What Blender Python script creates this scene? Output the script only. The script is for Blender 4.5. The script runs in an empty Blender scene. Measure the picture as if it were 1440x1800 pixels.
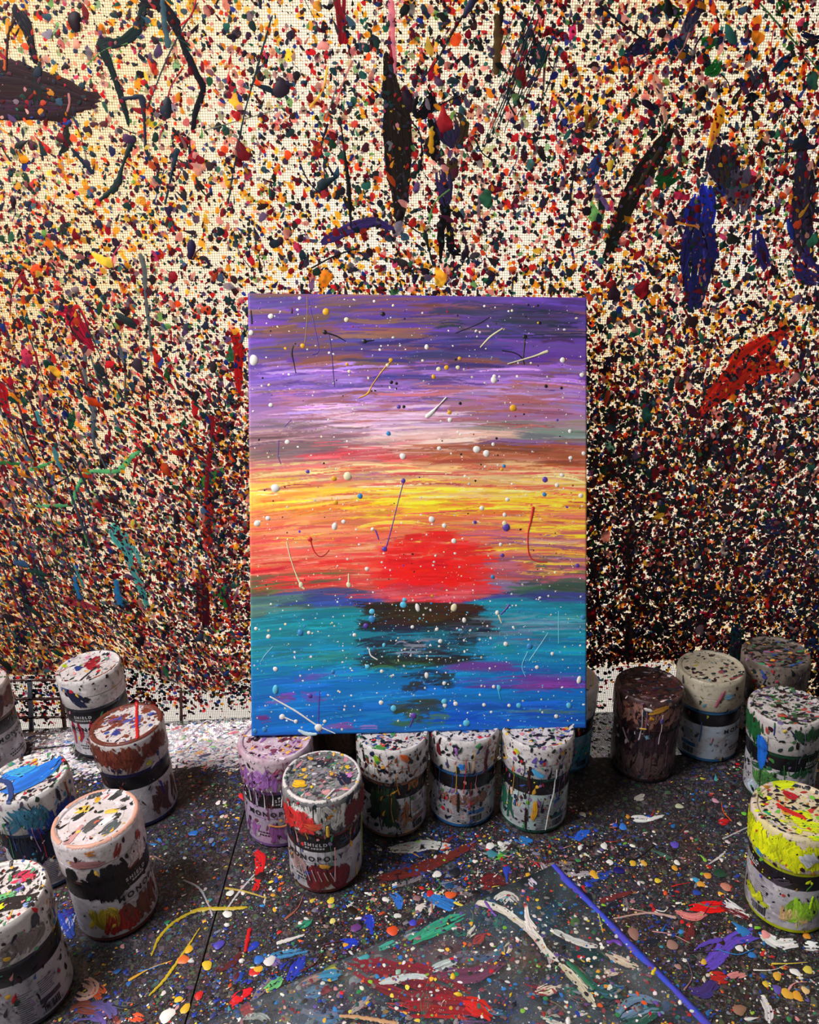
import bpy, math
import numpy as np
from mathutils import Matrix, Vector

# ------------------------------------------------------------------ camera, world, lights, exposure
SC = bpy.context.scene
COL = SC.collection
F, PITCH, CAMZ = 1350.0, math.radians(20.5), 0.74
cam_d = bpy.data.cameras.new('camera')
cam_d.sensor_fit = 'VERTICAL'; cam_d.sensor_height = 24.0; cam_d.lens = F / 1800 * 24.0
cam_d.clip_start = 0.02
cam = bpy.data.objects.new('camera', cam_d); COL.objects.link(cam)
cam.location = (0, 0, CAMZ); cam.rotation_euler = (math.pi / 2 - PITCH, 0, 0)
SC.camera = cam

world = bpy.data.worlds.new('sky'); SC.world = world; world.use_nodes = True
wn = world.node_tree; bg = wn.nodes['Background']
bg.inputs['Color'].default_value = (0.90, 0.95, 1.0, 1); bg.inputs['Strength'].default_value = 0.11

sun_d = bpy.data.lights.new('sun', 'SUN'); sun_d.energy = 5.4; sun_d.angle = math.radians(0.6)
sun_d.color = (1.0, 0.95, 0.88)
sun = bpy.data.objects.new('sun', sun_d); COL.objects.link(sun)
sun.rotation_euler = Vector((0.28, -1.0, -0.90)).to_track_quat('-Z', 'Y').to_euler()

lamp_d = bpy.data.lights.new('overhead_light', 'AREA'); lamp_d.energy = 44.0
lamp_d.shape = 'RECTANGLE'; lamp_d.size = 0.7; lamp_d.size_y = 0.7; lamp_d.color = (1.0, 0.98, 0.96)
lamp = bpy.data.objects.new('overhead_light', lamp_d); COL.objects.link(lamp)
lamp.location = (-1.10, 0.22, 1.62)
lamp.rotation_euler = (Vector((0.05, 0.75, 0.1)) - Vector(lamp.location)).to_track_quat('-Z', 'Y').to_euler()

SC.view_settings.view_transform = 'Standard'; SC.view_settings.look = 'None'
SC.view_settings.exposure = 0.0; SC.view_settings.gamma = 1.0
SC.view_settings.use_curve_mapping = False

# ------------------------------------------------------------------ helpers
rng = np.random.default_rng(7)
_a = math.pi / 2 - PITCH
CM = np.array([[1, 0, 0], [0, math.cos(_a), -math.sin(_a)], [0, math.sin(_a), math.cos(_a)]])
CP = np.array([0, 0, CAMZ])

def ray(x, y): return CM @ np.array([(x - 720) / F, -(y - 900) / F, -1.0])
def on_z(x, y, z=0.0):
    d = ray(x, y); return CP + d * (z - CAMZ) / d[2]
def project(P):
    q = CM.T @ (np.asarray(P, float) - CP); return np.array([720 + F * q[0] / -q[2], 900 - F * q[1] / -q[2]]), -q[2]
def lin(c):
    c = np.asarray(c, float) / 255.0
    return np.where(c <= 0.04045, c / 12.92, ((c + 0.055) / 1.055) ** 2.4)

def mesh_obj(name, V, faces, mat, parent=None, colors=None, smooth=True, sharp=None):
    """faces: (N,3|4) int array or list of such arrays"""
    me = bpy.data.meshes.new(name)
    V = np.ascontiguousarray(V, dtype=np.float32)
    if not isinstance(faces, (list, tuple)): faces = [faces]
    faces = [np.asarray(f, dtype=np.int32) for f in faces if len(f)]
    loops = np.concatenate([f.ravel() for f in faces])
    tot = np.concatenate([np.full(len(f), f.shape[1], np.int32) for f in faces])
    start = np.concatenate([[0], np.cumsum(tot)[:-1]]).astype(np.int32)
    me.vertices.add(len(V)); me.vertices.foreach_set('co', V.ravel())
    me.loops.add(len(loops)); me.loops.foreach_set('vertex_index', loops)
    me.polygons.add(len(tot)); me.polygons.foreach_set('loop_start', start)
    me.update(calc_edges=True)
    me.polygons.foreach_set('use_smooth', np.full(len(tot), smooth, dtype=bool))
    if colors is not None:
        at = me.color_attributes.new('Col', 'FLOAT_COLOR', 'POINT')
        c = np.ones((len(V), 4), np.float32); c[:, :colors.shape[1]] = colors
        at.data.foreach_set('color', c.ravel())
    me.validate()
    if sharp: me.set_sharp_from_angle(angle=math.radians(sharp))
    if mat: me.materials.append(mat)
    o = bpy.data.objects.new(name, me); COL.objects.link(o)
    if parent: o.parent = parent
    return o

def empty(name, loc=(0, 0, 0), rot=(0, 0, 0)):
    o = bpy.data.objects.new(name, None); COL.objects.link(o)
    o.location = loc; o.rotation_euler = rot; o.empty_display_size = 0.02; return o
def tag(o, label=None, cat=None, group=None, kind=None):
    for k, v in (('label', label), ('category', cat), ('group', group), ('kind', kind)):
        if v: o[k] = v
    return o

def box(name, lo, hi, mat, parent=None, bevel=0.0):
    lo, hi = np.array(lo, float), np.array(hi, float)
    V = np.array([[(lo, hi)[i][0], (lo, hi)[j][1], (lo, hi)[k][2]] for i in (0, 1) for j in (0, 1) for k in (0, 1)])
    Fc = np.array([[0, 1, 3, 2], [4, 6, 7, 5], [0, 4, 5, 1], [2, 3, 7, 6], [0, 2, 6, 4], [1, 5, 7, 3]])
    o = mesh_obj(name, V, Fc, mat, parent, smooth=False)
    if bevel:
        m = o.modifiers.new('bevel', 'BEVEL'); m.width = bevel; m.segments = 2
    return o

# ---- materials
def new_mat(name):
    m = bpy.data.materials.new(name); m.use_nodes = True
    nt = m.node_tree; return m, nt, nt.nodes['Principled BSDF'], nt.nodes['Material Output']
def noise_mix(nt, c1, c2, scale, lo=0.35, hi=0.65, detail=4, coord='Object', fac=1.0, rough=0.6):
    N, L = nt.nodes, nt.links
    tc = N.new('ShaderNodeTexCoord'); no = N.new('ShaderNodeTexNoise'); no.inputs['Scale'].default_value = scale
    no.inputs['Detail'].default_value = detail; no.inputs['Roughness'].default_value = rough
    L.new(tc.outputs[coord], no.inputs['Vector'])
    mr = N.new('ShaderNodeMapRange'); mr.inputs['From Min'].default_value = lo; mr.inputs['From Max'].default_value = hi
    mr.inputs['To Max'].default_value = fac
    L.new(no.outputs['Fac'], mr.inputs['Value'])
    mx = N.new('ShaderNodeMix'); mx.data_type = 'RGBA'
    L.new(mr.outputs['Result'], mx.inputs['Factor'])
    for s, c in ((6, c1), (7, c2)):
        if hasattr(c, 'default_value'): L.new(c, mx.inputs[s])
        else: mx.inputs[s].default_value = (*lin(c), 1)
    return mx.outputs[2]
def bump(nt, b, scale, dist, strength=0.5, coord='Object'):
    N, L = nt.nodes, nt.links
    tc = N.new('ShaderNodeTexCoord'); no = N.new('ShaderNodeTexNoise'); no.inputs['Scale'].default_value = scale
    no.inputs['Detail'].default_value = 4
    L.new(tc.outputs[coord], no.inputs['Vector'])
    bp = N.new('ShaderNodeBump'); bp.inputs['Distance'].default_value = dist; bp.inputs['Strength'].default_value = strength
    L.new(no.outputs['Fac'], bp.inputs['Height']); L.new(bp.outputs['Normal'], b.inputs['Normal'])
def plain(name, c, rough=0.5, c2=None, scale=30, metal=0.0):
    m, nt, b, _ = new_mat(name)
    if c2 is None: c2 = np.asarray(c) * 0.82
    nt.links.new(noise_mix(nt, c, c2, scale), b.inputs['Base Color'])
    b.inputs['Roughness'].default_value = rough; b.inputs['Metallic'].default_value = metal
    bump(nt, b, scale * 6, 0.0006, 0.3)
    return m
def attr_mat(name, rough=0.35, trans=0.0, spec=0.5, bumps=None):
    m, nt, b, out = new_mat(name)
    at = nt.nodes.new('ShaderNodeAttribute'); at.attribute_name = 'Col'
    nt.links.new(at.outputs['Color'], b.inputs['Base Color'])
    b.inputs['Roughness'].default_value = rough; b.inputs['Specular IOR Level'].default_value = spec
    if bumps: bump(nt, b, *bumps)
    if trans:
        tr = nt.nodes.new('ShaderNodeBsdfTranslucent'); nt.links.new(at.outputs['Color'], tr.inputs['Color'])
        ml = nt.nodes.new('ShaderNodeMath'); ml.operation = 'MULTIPLY'; ml.inputs[1].default_value = trans
        nt.links.new(at.outputs['Alpha'], ml.inputs[0])
        mx = nt.nodes.new('ShaderNodeMixShader'); nt.links.new(ml.outputs[0], mx.inputs['Fac'])
        nt.links.new(b.outputs[0], mx.inputs[1]); nt.links.new(tr.outputs[0], mx.inputs[2])
        nt.links.new(mx.outputs[0], out.inputs['Surface'])
    return m
PAINT = attr_mat('dried_paint', 0.42, 0, 0.4, (900, 0.0004, 0.4))
WALLPAINT = attr_mat('backlit_paint', 0.55, 0.8, 0.25)
CANVAS_PAINT = attr_mat('acrylic_on_canvas', 0.5, 0, 0.35, (2200, 0.0002, 0.35))

def sheet_material():
    m, nt, b, out = new_mat('translucent_sheet')
    N, L = nt.nodes, nt.links
    col = noise_mix(nt, (255, 248, 232), (250, 228, 186), 2.2, 0.38, 0.66)
    tc = N.new('ShaderNodeTexCoord'); sp = N.new('ShaderNodeSeparateXYZ'); L.new(tc.outputs['Object'], sp.inputs[0])
    mr = N.new('ShaderNodeMapRange'); L.new(sp.outputs['X'], mr.inputs['Value'])      # yellowed towards its left end
    mr.inputs['From Min'].default_value = -0.18; mr.inputs['From Max'].default_value = -0.70
    no = N.new('ShaderNodeTexNoise'); no.inputs['Scale'].default_value = 4; L.new(tc.outputs['Object'], no.inputs['Vector'])
    ml = N.new('ShaderNodeMath'); ml.operation = 'MULTIPLY'; L.new(mr.outputs[0], ml.inputs[0])
    ad = N.new('ShaderNodeMath'); ad.operation = 'MULTIPLY_ADD'; L.new(no.outputs['Fac'], ad.inputs[0]); ad.inputs[1].default_value = 1.3; ad.inputs[2].default_value = 0.1
    L.new(ad.outputs[0], ml.inputs[1])
    mx = N.new('ShaderNodeMix'); mx.data_type = 'RGBA'; mx.clamp_factor = True
    L.new(ml.outputs[0], mx.inputs['Factor']); L.new(col, mx.inputs[6]); mx.inputs[7].default_value = (*lin((226, 190, 122)), 1)
    L.new(mx.outputs[2], b.inputs['Base Color']); b.inputs['Roughness'].default_value = 0.6
    tr = N.new('ShaderNodeBsdfTranslucent'); L.new(mx.outputs[2], tr.inputs['Color'])
    ms = N.new('ShaderNodeMixShader'); ms.inputs['Fac'].default_value = 0.78
    L.new(b.outputs[0], ms.inputs[1]); L.new(tr.outputs[0], ms.inputs[2])
    L.new(ms.outputs[0], out.inputs['Surface'])
    return m
def net_material():
    m, nt, b, out = new_mat('woven_netting')
    N, L = nt.nodes, nt.links
    b.inputs['Base Color'].default_value = (*lin((150, 140, 135)), 1); b.inputs['Roughness'].default_value = 0.7
    tc = N.new('ShaderNodeTexCoord'); sp = N.new('ShaderNodeSeparateXYZ'); L.new(tc.outputs['Object'], sp.inputs[0])
    fr = []
    for ax in ('X', 'Z'):
        k = N.new('ShaderNodeMath'); k.operation = 'MULTIPLY'; k.inputs[1].default_value = 1 / 0.0030; L.new(sp.outputs[ax], k.inputs[0])
        f = N.new('ShaderNodeMath'); f.operation = 'FRACT'; L.new(k.outputs[0], f.inputs[0])
        g = N.new('ShaderNodeMath'); g.operation = 'GREATER_THAN'; g.inputs[1].default_value = 0.24; L.new(f.outputs[0], g.inputs[0])
        fr.append(g)
    h = N.new('ShaderNodeMath'); h.operation = 'MULTIPLY'; L.new(fr[0].outputs[0], h.inputs[0]); L.new(fr[1].outputs[0], h.inputs[1])
    tp = N.new('ShaderNodeBsdfTransparent')
    ms = N.new('ShaderNodeMixShader'); L.new(h.outputs[0], ms.inputs['Fac'])
    L.new(b.outputs[0], ms.inputs[1]); L.new(tp.outputs[0], ms.inputs[2]); L.new(ms.outputs[0], out.inputs['Surface'])
    return m
def table_material():
    m, nt, b, out = new_mat('paint_crusted_tabletop')
    N, L = nt.nodes, nt.links
    c = noise_mix(nt, (27, 23, 27), (50, 43, 49), 14, 0.35, 0.65, 6)
    c = noise_mix(nt, c, (58, 36, 34), 9, 0.55, 0.72, 5)
    c = noise_mix(nt, c, (40, 46, 66), 11.7, 0.56, 0.72, 5)
    c = noise_mix(nt, c, (150, 140, 146), 75, 0.60, 0.72, 5, fac=0.6)
    c = noise_mix(nt, c, (96, 40, 60), 61, 0.62, 0.70, 4, fac=0.6)
    tc = N.new('ShaderNodeTexCoord')
    for sc, lo, k in ((360, .36, .26), (110, .34, .20)):   # layer on layer of dim old specks
        no = N.new('ShaderNodeTexNoise'); no.inputs['Scale'].default_value = sc * .4; L.new(tc.outputs['Object'], no.inputs['Vector'])
        ad = N.new('ShaderNodeVectorMath'); ad.operation = 'MULTIPLY_ADD'; L.new(no.outputs['Color'], ad.inputs[0]); ad.inputs[1].default_value = (.012, .012, .012); L.new(tc.outputs['Object'], ad.inputs[2])
        vo = N.new('ShaderNodeTexVoronoi'); vo.inputs['Scale'].default_value = sc; L.new(ad.outputs[0], vo.inputs['Vector'])
        hs = N.new('ShaderNodeHueSaturation'); hs.inputs['Saturation'].default_value = .8; hs.inputs['Value'].default_value = k; L.new(vo.outputs['Color'], hs.inputs['Color'])
        lt = N.new('ShaderNodeMath'); lt.operation = 'LESS_THAN'; lt.inputs[1].default_value = lo; L.new(vo.outputs['Distance'], lt.inputs[0])
        ml = N.new('ShaderNodeMath'); ml.operation = 'MULTIPLY'; ml.inputs[1].default_value = .50; L.new(lt.outputs[0], ml.inputs[0])
        mx = N.new('ShaderNodeMix'); mx.data_type = 'RGBA'; L.new(ml.outputs[0], mx.inputs['Factor']); L.new(c, mx.inputs[6]); L.new(hs.outputs[0], mx.inputs[7]); c = mx.outputs[2]
    L.new(c, b.inputs['Base Color']); b.inputs['Roughness'].default_value = 0.5
    bump(nt, b, 160, 0.002, 0.6)
    return m
SHEET, NET, TABLE = sheet_material(), net_material(), table_material()
WOOD = plain('dark_wood', (62, 48, 42), 0.6)
BARM = plain('painted_bar', (96, 104, 118), 0.45, (60, 66, 80), 40)
RUSTY = plain('rusty_bar', (70, 34, 30), 0.6)
CONCRETE = plain('pale_concrete', (236, 232, 228), 0.9, (214, 210, 206), 3)

# ---- generic splats and ribbons: built in (u, v, height) and mapped onto a surface
def build_splats(name, uv, r, asp, rot, cols, mapf, h, base, mat, parent, K=7, ring=False, tail=None, rg=rng, lobes=1.0):
    N = len(uv)
    a = np.arange(K) * 2 * np.pi / K
    A = a[None] + rg.uniform(0, 6.28, (N, 1))
    p1, p2 = rg.uniform(0, 6.28, (2, N, 1))
    rad = 1 + lobes * (0.16 * np.sin(2 * A + p1) + 0.12 * np.sin(3 * A + p2) + rg.uniform(-0.10, 0.10, (N, K)))
    sx = np.sqrt(asp)[:, None]
    X = np.cos(A) * rad * sx; Y = np.sin(A) * rad / sx
    if tail is not None:                              # stretch one end into a point
        X = np.where(X > 0, X * (1 + tail[:, None] * (np.abs(X) / sx) ** 1.5), X); Y = Y * np.where(X > sx, 0.55, 1)
    c, s = np.cos(rot)[:, None], np.sin(rot)[:, None]
    PX, PY = (X * c - Y * s), (X * s + Y * c)
    rr = r[:, None]
    rows = [np.zeros((N, 1)), ]
    U = [uv[:, :1]]; W = [uv[:, 1:]]; H = [np.full((N, 1), 1.0) * h[:, None] + base[:, None]]
    if ring:
        U.append(uv[:, :1] + PX * rr * 0.74); W.append(uv[:, 1:] + PY * rr * 0.74); H.append(np.full((N, K), 0.86) * h[:, None] + base[:, None])
    U.append(uv[:, :1] + PX * rr); W.append(uv[:, 1:] + PY * rr); H.append(np.zeros((N, K)) + base[:, None] * (0.9 if ring else 1))
    U, W, H = (np.concatenate(q, 1) for q in (U, W, H))
    n = U.shape[1]
    V = mapf(U.ravel(), W.ravel(), H.ravel())
    off = (np.arange(N) * n)[:, None, None]
    k = np.arange(K); k2 = (k + 1) % K
    tri = np.stack([np.zeros(K, int), 1 + k, 1 + k2], 1)[None] + off
    fs = [tri.reshape(-1, 3)]
    if ring:
        q = np.stack([1 + k, 1 + K + k, 1 + K + k2, 1 + k2], 1)[None] + off
        fs.append(q.reshape(-1, 4))
    return mesh_obj(name, V, fs, mat, parent, np.repeat(cols, n, 0))

def resample(pts, step, lite=False):
    P = np.asarray(pts, float)
    if len(P) > 2:                                    # Catmull-Rom
        Q = np.vstack([2 * P[0] - P[1], P, 2 * P[-1] - P[-2]]); out = []
        for i in range(1, len(Q) - 2):
            t = np.linspace(0, 1, 10, endpoint=False)[:, None]
            p0, p1, p2, p3 = Q[i - 1], Q[i], Q[i + 1], Q[i + 2]
            out.append(0.5 * (2 * p1 + (p2 - p0) * t + (2 * p0 - 5 * p1 + 4 * p2 - p3) * t ** 2 + (3 * p1 - p0 - 3 * p2 + p3) * t ** 3))
        P = np.vstack(out + [P[-1:]])
    d = np.r_[0, np.cumsum(np.hypot(*np.diff(P[:, :2], axis=0).T))]
    n = max(5, min(70, int(d[-1] / step) + 2))
    # denser towards the two ends so that they close round
    t = np.linspace(0, 1, n); t = (np.sort(np.r_[t, [0.03, 0.97]]) if lite else np.sort(np.r_[t, [0.004, 0.015, 0.985, 0.996]])) * d[-1]
    return np.stack([np.interp(t, d, P[:, k]) for k in range(P.shape[1])], 1), t, d[-1]

def ribbon(pts, h, base, rg, rag=0.12, step=None, lite=False):
    """pts (u, v, width): a raised strand with round ends; returns U, W, H, quads"""
    wm = max(p[2] for p in pts)
    P, t, Ln = resample(pts, step or max(wm * 0.35, 1e-5), lite)
    tan = np.gradient(P[:, :2], axis=0); tan /= np.maximum(np.linalg.norm(tan, axis=1, keepdims=True), 1e-9)
    nrm = np.stack([-tan[:, 1], tan[:, 0]], 1)
    hw = np.maximum(P[:, 2], wm * 0.03) / 2
    e = np.minimum(t, Ln - t); cap = np.sqrt(np.clip(1 - (1 - np.clip(e / np.maximum(hw, 1e-9), 0, 1)) ** 2, 0.0, 1)) + 1e-3
    L = hw * cap * (1 + rg.uniform(-rag, rag, len(hw))); R = hw * cap * (1 + rg.uniform(-rag, rag, len(hw)))
    fr = [(-1.0, 0), (0, 1), (1, 0)] if lite else [(-1.0, 0), (-0.62, 0.8), (0, 1), (0.62, 0.8), (1, 0)]
    U = np.stack([P[:, 0] + nrm[:, 0] * (R if f > 0 else L) * f for f, _ in fr], 1)
    W = np.stack([P[:, 1] + nrm[:, 1] * (R if f > 0 else L) * f for f, _ in fr], 1)
    H = np.stack([base + h * cap * g for _, g in fr], 1)
    n = len(P); m = len(fr); i = np.arange(n - 1)[:, None] * m + np.arange(m - 1)[None]
    q = np.stack([i, i + 1, i + m + 1, i + m], -1).reshape(-1, 4)
    return U.ravel(), W.ravel(), H.ravel(), q
def stroke(name, pts, col, mapf, h, base, mat, parent, alpha=1.0, rag=0.12, rg=rng):
    U, W, H, q = ribbon(pts, h, base, rg, rag)
    c = np.tile(np.r_[lin(col), alpha], (len(U), 1))
    return mesh_obj(name, mapf(U, W, H), q, mat, parent, c)
def brush(name, pts, col, mapf, h, base, mat, parent, alpha=1.0, rg=rng, bw=None, ragged=0.5, dens=1.5, jit=0.16, lim=None, collect=None):
    """a dry brush mark: many ragged bristle streaks side by side, joined as one mark"""
    wm = max(p[2] for p in pts); bw = bw or wm / 6
    P, t, Ln = resample(pts, wm * 0.25); tan = np.gradient(P[:, :2], axis=0); tan /= np.maximum(np.linalg.norm(tan, axis=1, keepdims=True), 1e-9)
    nr = np.stack([-tan[:, 1], tan[:, 0]], 1); n = max(4, int(wm / bw * dens * max(1.0, Ln / (wm * 3))))
    Us, Ws, Hs, Qs, Cs, o = [], [], [], [], [], 0
    for k in range(n):
        f = rg.uniform(-0.5, 0.5); L = rg.uniform(0.35, 1.0) * Ln if Ln > wm * 1.2 else rg.uniform(.6, 1.1) * Ln
        a = rg.uniform(-ragged * wm * .6, max(1e-6, Ln - L + ragged * wm * .6)); tt = np.clip(np.linspace(a, a + L, max(3, int(L / (bw * 2.5)))), 0, Ln)
        q = np.stack([np.interp(tt, t, P[:, j] + (nr[:, j] * f * P[:, 2] if j < 2 else 0)) for j in range(2)], 1)
        ext = np.linspace(a, a + L, len(tt)) - tt; q += ext[:, None] * np.where(ext[:, None] > 0, tan[-1], tan[0])
        q += rg.normal(0, bw * .25, q.shape); w = bw * rg.uniform(.5, 1.5) * (1 + .35 * rg.normal(0, 1, len(tt)))
        w = np.clip(w, bw * .2, bw * 2.2)
        if lim: q = lim(q)
        try: U, W, H, qq = ribbon(np.c_[q, w], h * rg.uniform(.5, 1), base + rg.uniform(0, h * .5), rg, 0.3, bw * 3.2, True)
        except Exception: continue
        if not np.isfinite(U).all(): continue
        Us.append(U); Ws.append(W); Hs.append(H); Qs.append(qq + o); o += len(U)
        cc = np.clip(np.asarray(col, float) * (1 + rg.uniform(-jit, jit)) + rg.uniform(-6, 6, 3), 2, 255)
        Cs.append(np.tile(np.r_[lin(cc), alpha], (len(U), 1)))
    V, Q, C = mapf(np.concatenate(Us), np.concatenate(Ws), np.concatenate(Hs)), np.concatenate(Qs), np.concatenate(Cs)
    if collect is not None: collect.append((V, Q, C)); return
    return mesh_obj(name, V, Q, mat, parent, C)
def joined(name, parts, mat, parent):
    o, Qs = 0, []
    for V, Q, C in parts: Qs.append(Q + o); o += len(V)
    return tag(mesh_obj(name, np.concatenate([p[0] for p in parts]), np.concatenate(Qs), mat, parent, np.concatenate([p[2] for p in parts])), kind='stuff')
def strands(name, lst, mapf, mat, parent, rg=rng):
    """many thin strands in one mesh: (pts, colour, h, base, alpha)"""
    Us, Ws, Hs, Qs, Cs, o = [], [], [], [], [], 0
    for pts, col, h, base, al in lst:
        U, W, H, q = ribbon(pts, h, base, rg, 0.2, step=max(p[2] for p in pts) * 1.5)
        Us.append(U); Ws.append(W); Hs.append(H); Qs.append(q + o); o += len(U)
        Cs.append(np.tile(np.r_[lin(col), al], (len(U), 1)))
    ob = mesh_obj(name, mapf(np.concatenate(Us), np.concatenate(Ws), np.concatenate(Hs)), np.concatenate(Qs), mat, parent, np.concatenate(Cs))
    return tag(ob, kind='stuff')
def one_splat(name, u, v, r, col, mapf, h, base, mat, parent, asp=1.0, rot=0.0, alpha=1.0, tail=0.0, K=18, rg=rng, lobes=0.7):
    A = np.array
    return build_splats(name, A([[u, v]]), A([r]), A([asp]), A([rot]), np.r_[lin(col), alpha][None], mapf, A([h]), A([base]), mat, parent, K, True, A([tail]), rg, lobes)
def vnoise(u, v, seed, cell):
    """smooth value noise on a unit grid"""
    g = np.random.default_rng(seed).uniform(0, 1, (64, 64))
    x, y = u / cell + 31.3, v / cell + 17.7
    i, j = np.floor(x).astype(int), np.floor(y).astype(int); fx, fy = x - i, y - j
    fx, fy = fx * fx * (3 - 2 * fx), fy * fy * (3 - 2 * fy)
    G = lambda a, b: g[a % 64, b % 64]
    return (G(i, j) * (1 - fx) + G(i + 1, j) * fx) * (1 - fy) + (G(i, j + 1) * (1 - fx) + G(i + 1, j + 1) * fx) * fy
def pick(pal, N, rg, jit=0.12):
    """pal: list of (weight, rgb)"""
    w = np.array([p[0] for p in pal], float); c = np.array([p[1] for p in pal], float)
    k = rg.choice(len(pal), N, p=w / w.sum())
    return lin(np.clip(c[k] * rg.uniform(1 - jit, 1 + jit, (N, 1)) + rg.uniform(-8, 8, (N, 3)), 2, 255))
def warp(z0, k):
    return lambda x: z0 + k * x

# ------------------------------------------------------------------ setting: floor, netting wall, bars, painted sheet
floor = box('floor', (-6, -4, -0.80), (6, 9, -0.75), CONCRETE); tag(floor, 'pale concrete floor beneath the table and outside', kind='structure')

WALL_Y = 1.054
def bend(x): return -0.03 * np.maximum(x, 0.0)      # runs slightly away to the right
xs = np.linspace(-1.7, 1.7, 69)
yy = WALL_Y - bend(xs)
V = np.concatenate([np.stack([xs, yy, np.full_like(xs, z)], 1) for z in (-0.75, 2.4)])
i = np.arange(68)
wall = mesh_obj('wall_back', V, np.stack([i, i + 1, i + 70, i + 69], 1), NET)
tag(wall, 'pale woven netting wall behind the painted sheet', kind='structure')

def on_wall(px, py, dy=0.0):
    d = ray(px, py); y = WALL_Y - dy
    for _ in range(6):
        P = CP + d * y / d[1]; y = WALL_Y - dy - float(bend(P[0]))
    return CP + d * y / d[1]

SEAM = -0.222
def soft(t): return np.log1p(np.exp(np.clip(t, -40, 40)))
def table_z(x):
    x = np.asarray(x, float)
    return np.where(x < SEAM, 0.066 * (x - SEAM), 0.075 * 0.02 * soft((x - 0.36) / 0.02))
def table_slope(x): return (float(table_z(x + 1e-3)) - float(table_z(x - 1e-3))) / 2e-3
SHY = 0.018                                            # the sheet hangs this far in front of the netting
edge_px = [(-260, 1200), (-60, 1198), (50, 1196), (110, 1194), (160, 1185), (215, 1182), (262, 1190), (300, 1203), (335, 1217), (370, 1220),
           (400, 1212), (437, 1192), (520, 1185), (700, 1180), (900, 1176), (1040, 1173), (1110, 1167), (1180, 1160), (1195, 1190), (1215, 1250), (1500, 1262), (1900, 1262)]
edge_w = np.array([on_wall(x, y, SHY) for x, y in edge_px])
def hem(x): return np.maximum(np.interp(x, edge_w[:, 0], edge_w[:, 2]), table_z(x) + 0.006)
def sheet_y(x, z):
    w = 0.004 * np.sin(5.2 * x + 2 * z) + 0.003 * np.sin(9 * x - 3.1 * z + 1) + 0.0025 * np.sin(14 * z + 3 * x)
    fold = 0.010 * np.exp(-((x + 0.50 + 0.30 * (z - 0.35)) / 0.03) ** 2)
    press = np.exp(-((z - 0.07) / 0.11) ** 2) / (1 + np.exp((x + 0.40) / 0.02))      # pushed back by the jars at the left
    return WALL_Y - bend(x) - np.maximum((SHY + w * 0.8 + fold) * (1 - 0.97 * press), 0.0035)
ZT = 1.75
sx_ = np.linspace(-1.45, 1.45, 175); st = np.linspace(0, 1, 110)
GX, GT = np.meshgrid(sx_, st); GZ = hem(GX) + GT ** 1.3 * (ZT - hem(GX))
V = np.stack([GX, sheet_y(GX, GZ), GZ], -1).reshape(-1, 3)
ii, jj = np.meshgrid(np.arange(109), np.arange(174), indexing='ij'); i = (ii * 175 + jj).ravel()
sheet = empty('painted_sheet', (0, WALL_Y - SHY, 0))
tag(sheet, 'backlit cream sheet covered in paint splatters hanging behind the painting', 'sheet')
bpy.context.view_layer.update()
_s = mesh_obj('cloth', V - np.array([0, WALL_Y - SHY, 0]), np.stack([i, i + 1, i + 176, i + 175], 1), SHEET, sheet)

def sheet_map(u, v, h):                                # u = x, v = z, h = height towards the room
    return np.stack([u, sheet_y(u, v) - h - (WALL_Y - SHY), v], 1)

# bars of the frame seen below the hem at the left
for nm, a, b, w, mt in (('bar', (52, 1194), (56, 1292), 0.0065, BARM), ('bar', (106, 1200), (115, 1290), 0.0055, RUSTY), ('bar', (-80, 1197), (112, 1195), 0.003, RUSTY),
                        ('bar', (-80, 1230), (118, 1228), 0.0028, RUSTY), ('bar', (-80, 1264), (120, 1260), 0.0026, RUSTY), ('bar', (318, 1212), (319, 1268), 0.004, RUSTY)):
    A, B = on_wall(*a, 0.006), on_wall(*b, 0.006)
    vert = abs(a[0] - b[0]) < abs(a[1] - b[1])
    e = np.array([w / 2, 0.002, 0]) if vert else np.array([0, 0.002, w / 2])
    d = np.array([0, 0.002, 0])
    o1 = e - d
    Vb = np.array([p + sgn * o1 + dd * d for p in (A, B) for sgn in (-1, 1) for dd in (-1, 1)])
    mesh_obj(nm, Vb, np.array([[0, 1, 3, 2], [4, 6, 7, 5], [0, 4, 5, 1], [2, 3, 7, 6], [0, 2, 6, 4], [1, 5, 7, 3]]), mt, wall, smooth=False)

# ---- wall splatter
PX = 0.00088                                           # metres per photo pixel on the sheet
def sheet_px(x, z):                                    # where a sheet point lies along the sheet, in photo pixels
    dy = WALL_Y - SHY; c, s = math.cos(PITCH), math.sin(PITCH)
    dz = z - CAMZ; Z = dy * c - dz * s; U = dz * c + dy * s
    return 720 + F * x / Z, 900 - F * U / Z
DARK = [(9, (24, 17, 24)), (6, (36, 22, 30)), (5, (22, 30, 40)), (4, (18, 38, 42)), (5, (58, 18, 28)), (4, (42, 34, 44)), (3, (30, 28, 56)), (2, (20, 44, 34))]
MID = [(5, (112, 20, 36)), (4, (150, 26, 42)), (3.5, (196, 40, 44)), (2.5, (222, 84, 40)), (3, (236, 150, 42)), (1.6, (244, 196, 66)), (3, (54, 78, 98)), (2, (88, 70, 108)),
       (2, (40, 92, 80)), (2.4, (140, 122, 132)), (2, (208, 132, 128)), (1.5, (40, 58, 140)), (2, (228, 160, 150)), (1, (110, 160, 90)), (1.4, (190, 60, 100))]
BRIGHT = [(3, (226, 160, 60)), (2, (240, 200, 80)), (3, (210, 60, 60)), (3, (70, 100, 140)), (3, (214, 140, 130)), (2, (80, 140, 130)), (2, (120, 90, 140)), (3, (40, 34, 44)), (3, (140, 30, 44)), (2, (60, 120, 90)), (2, (150, 140, 150))]

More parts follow.
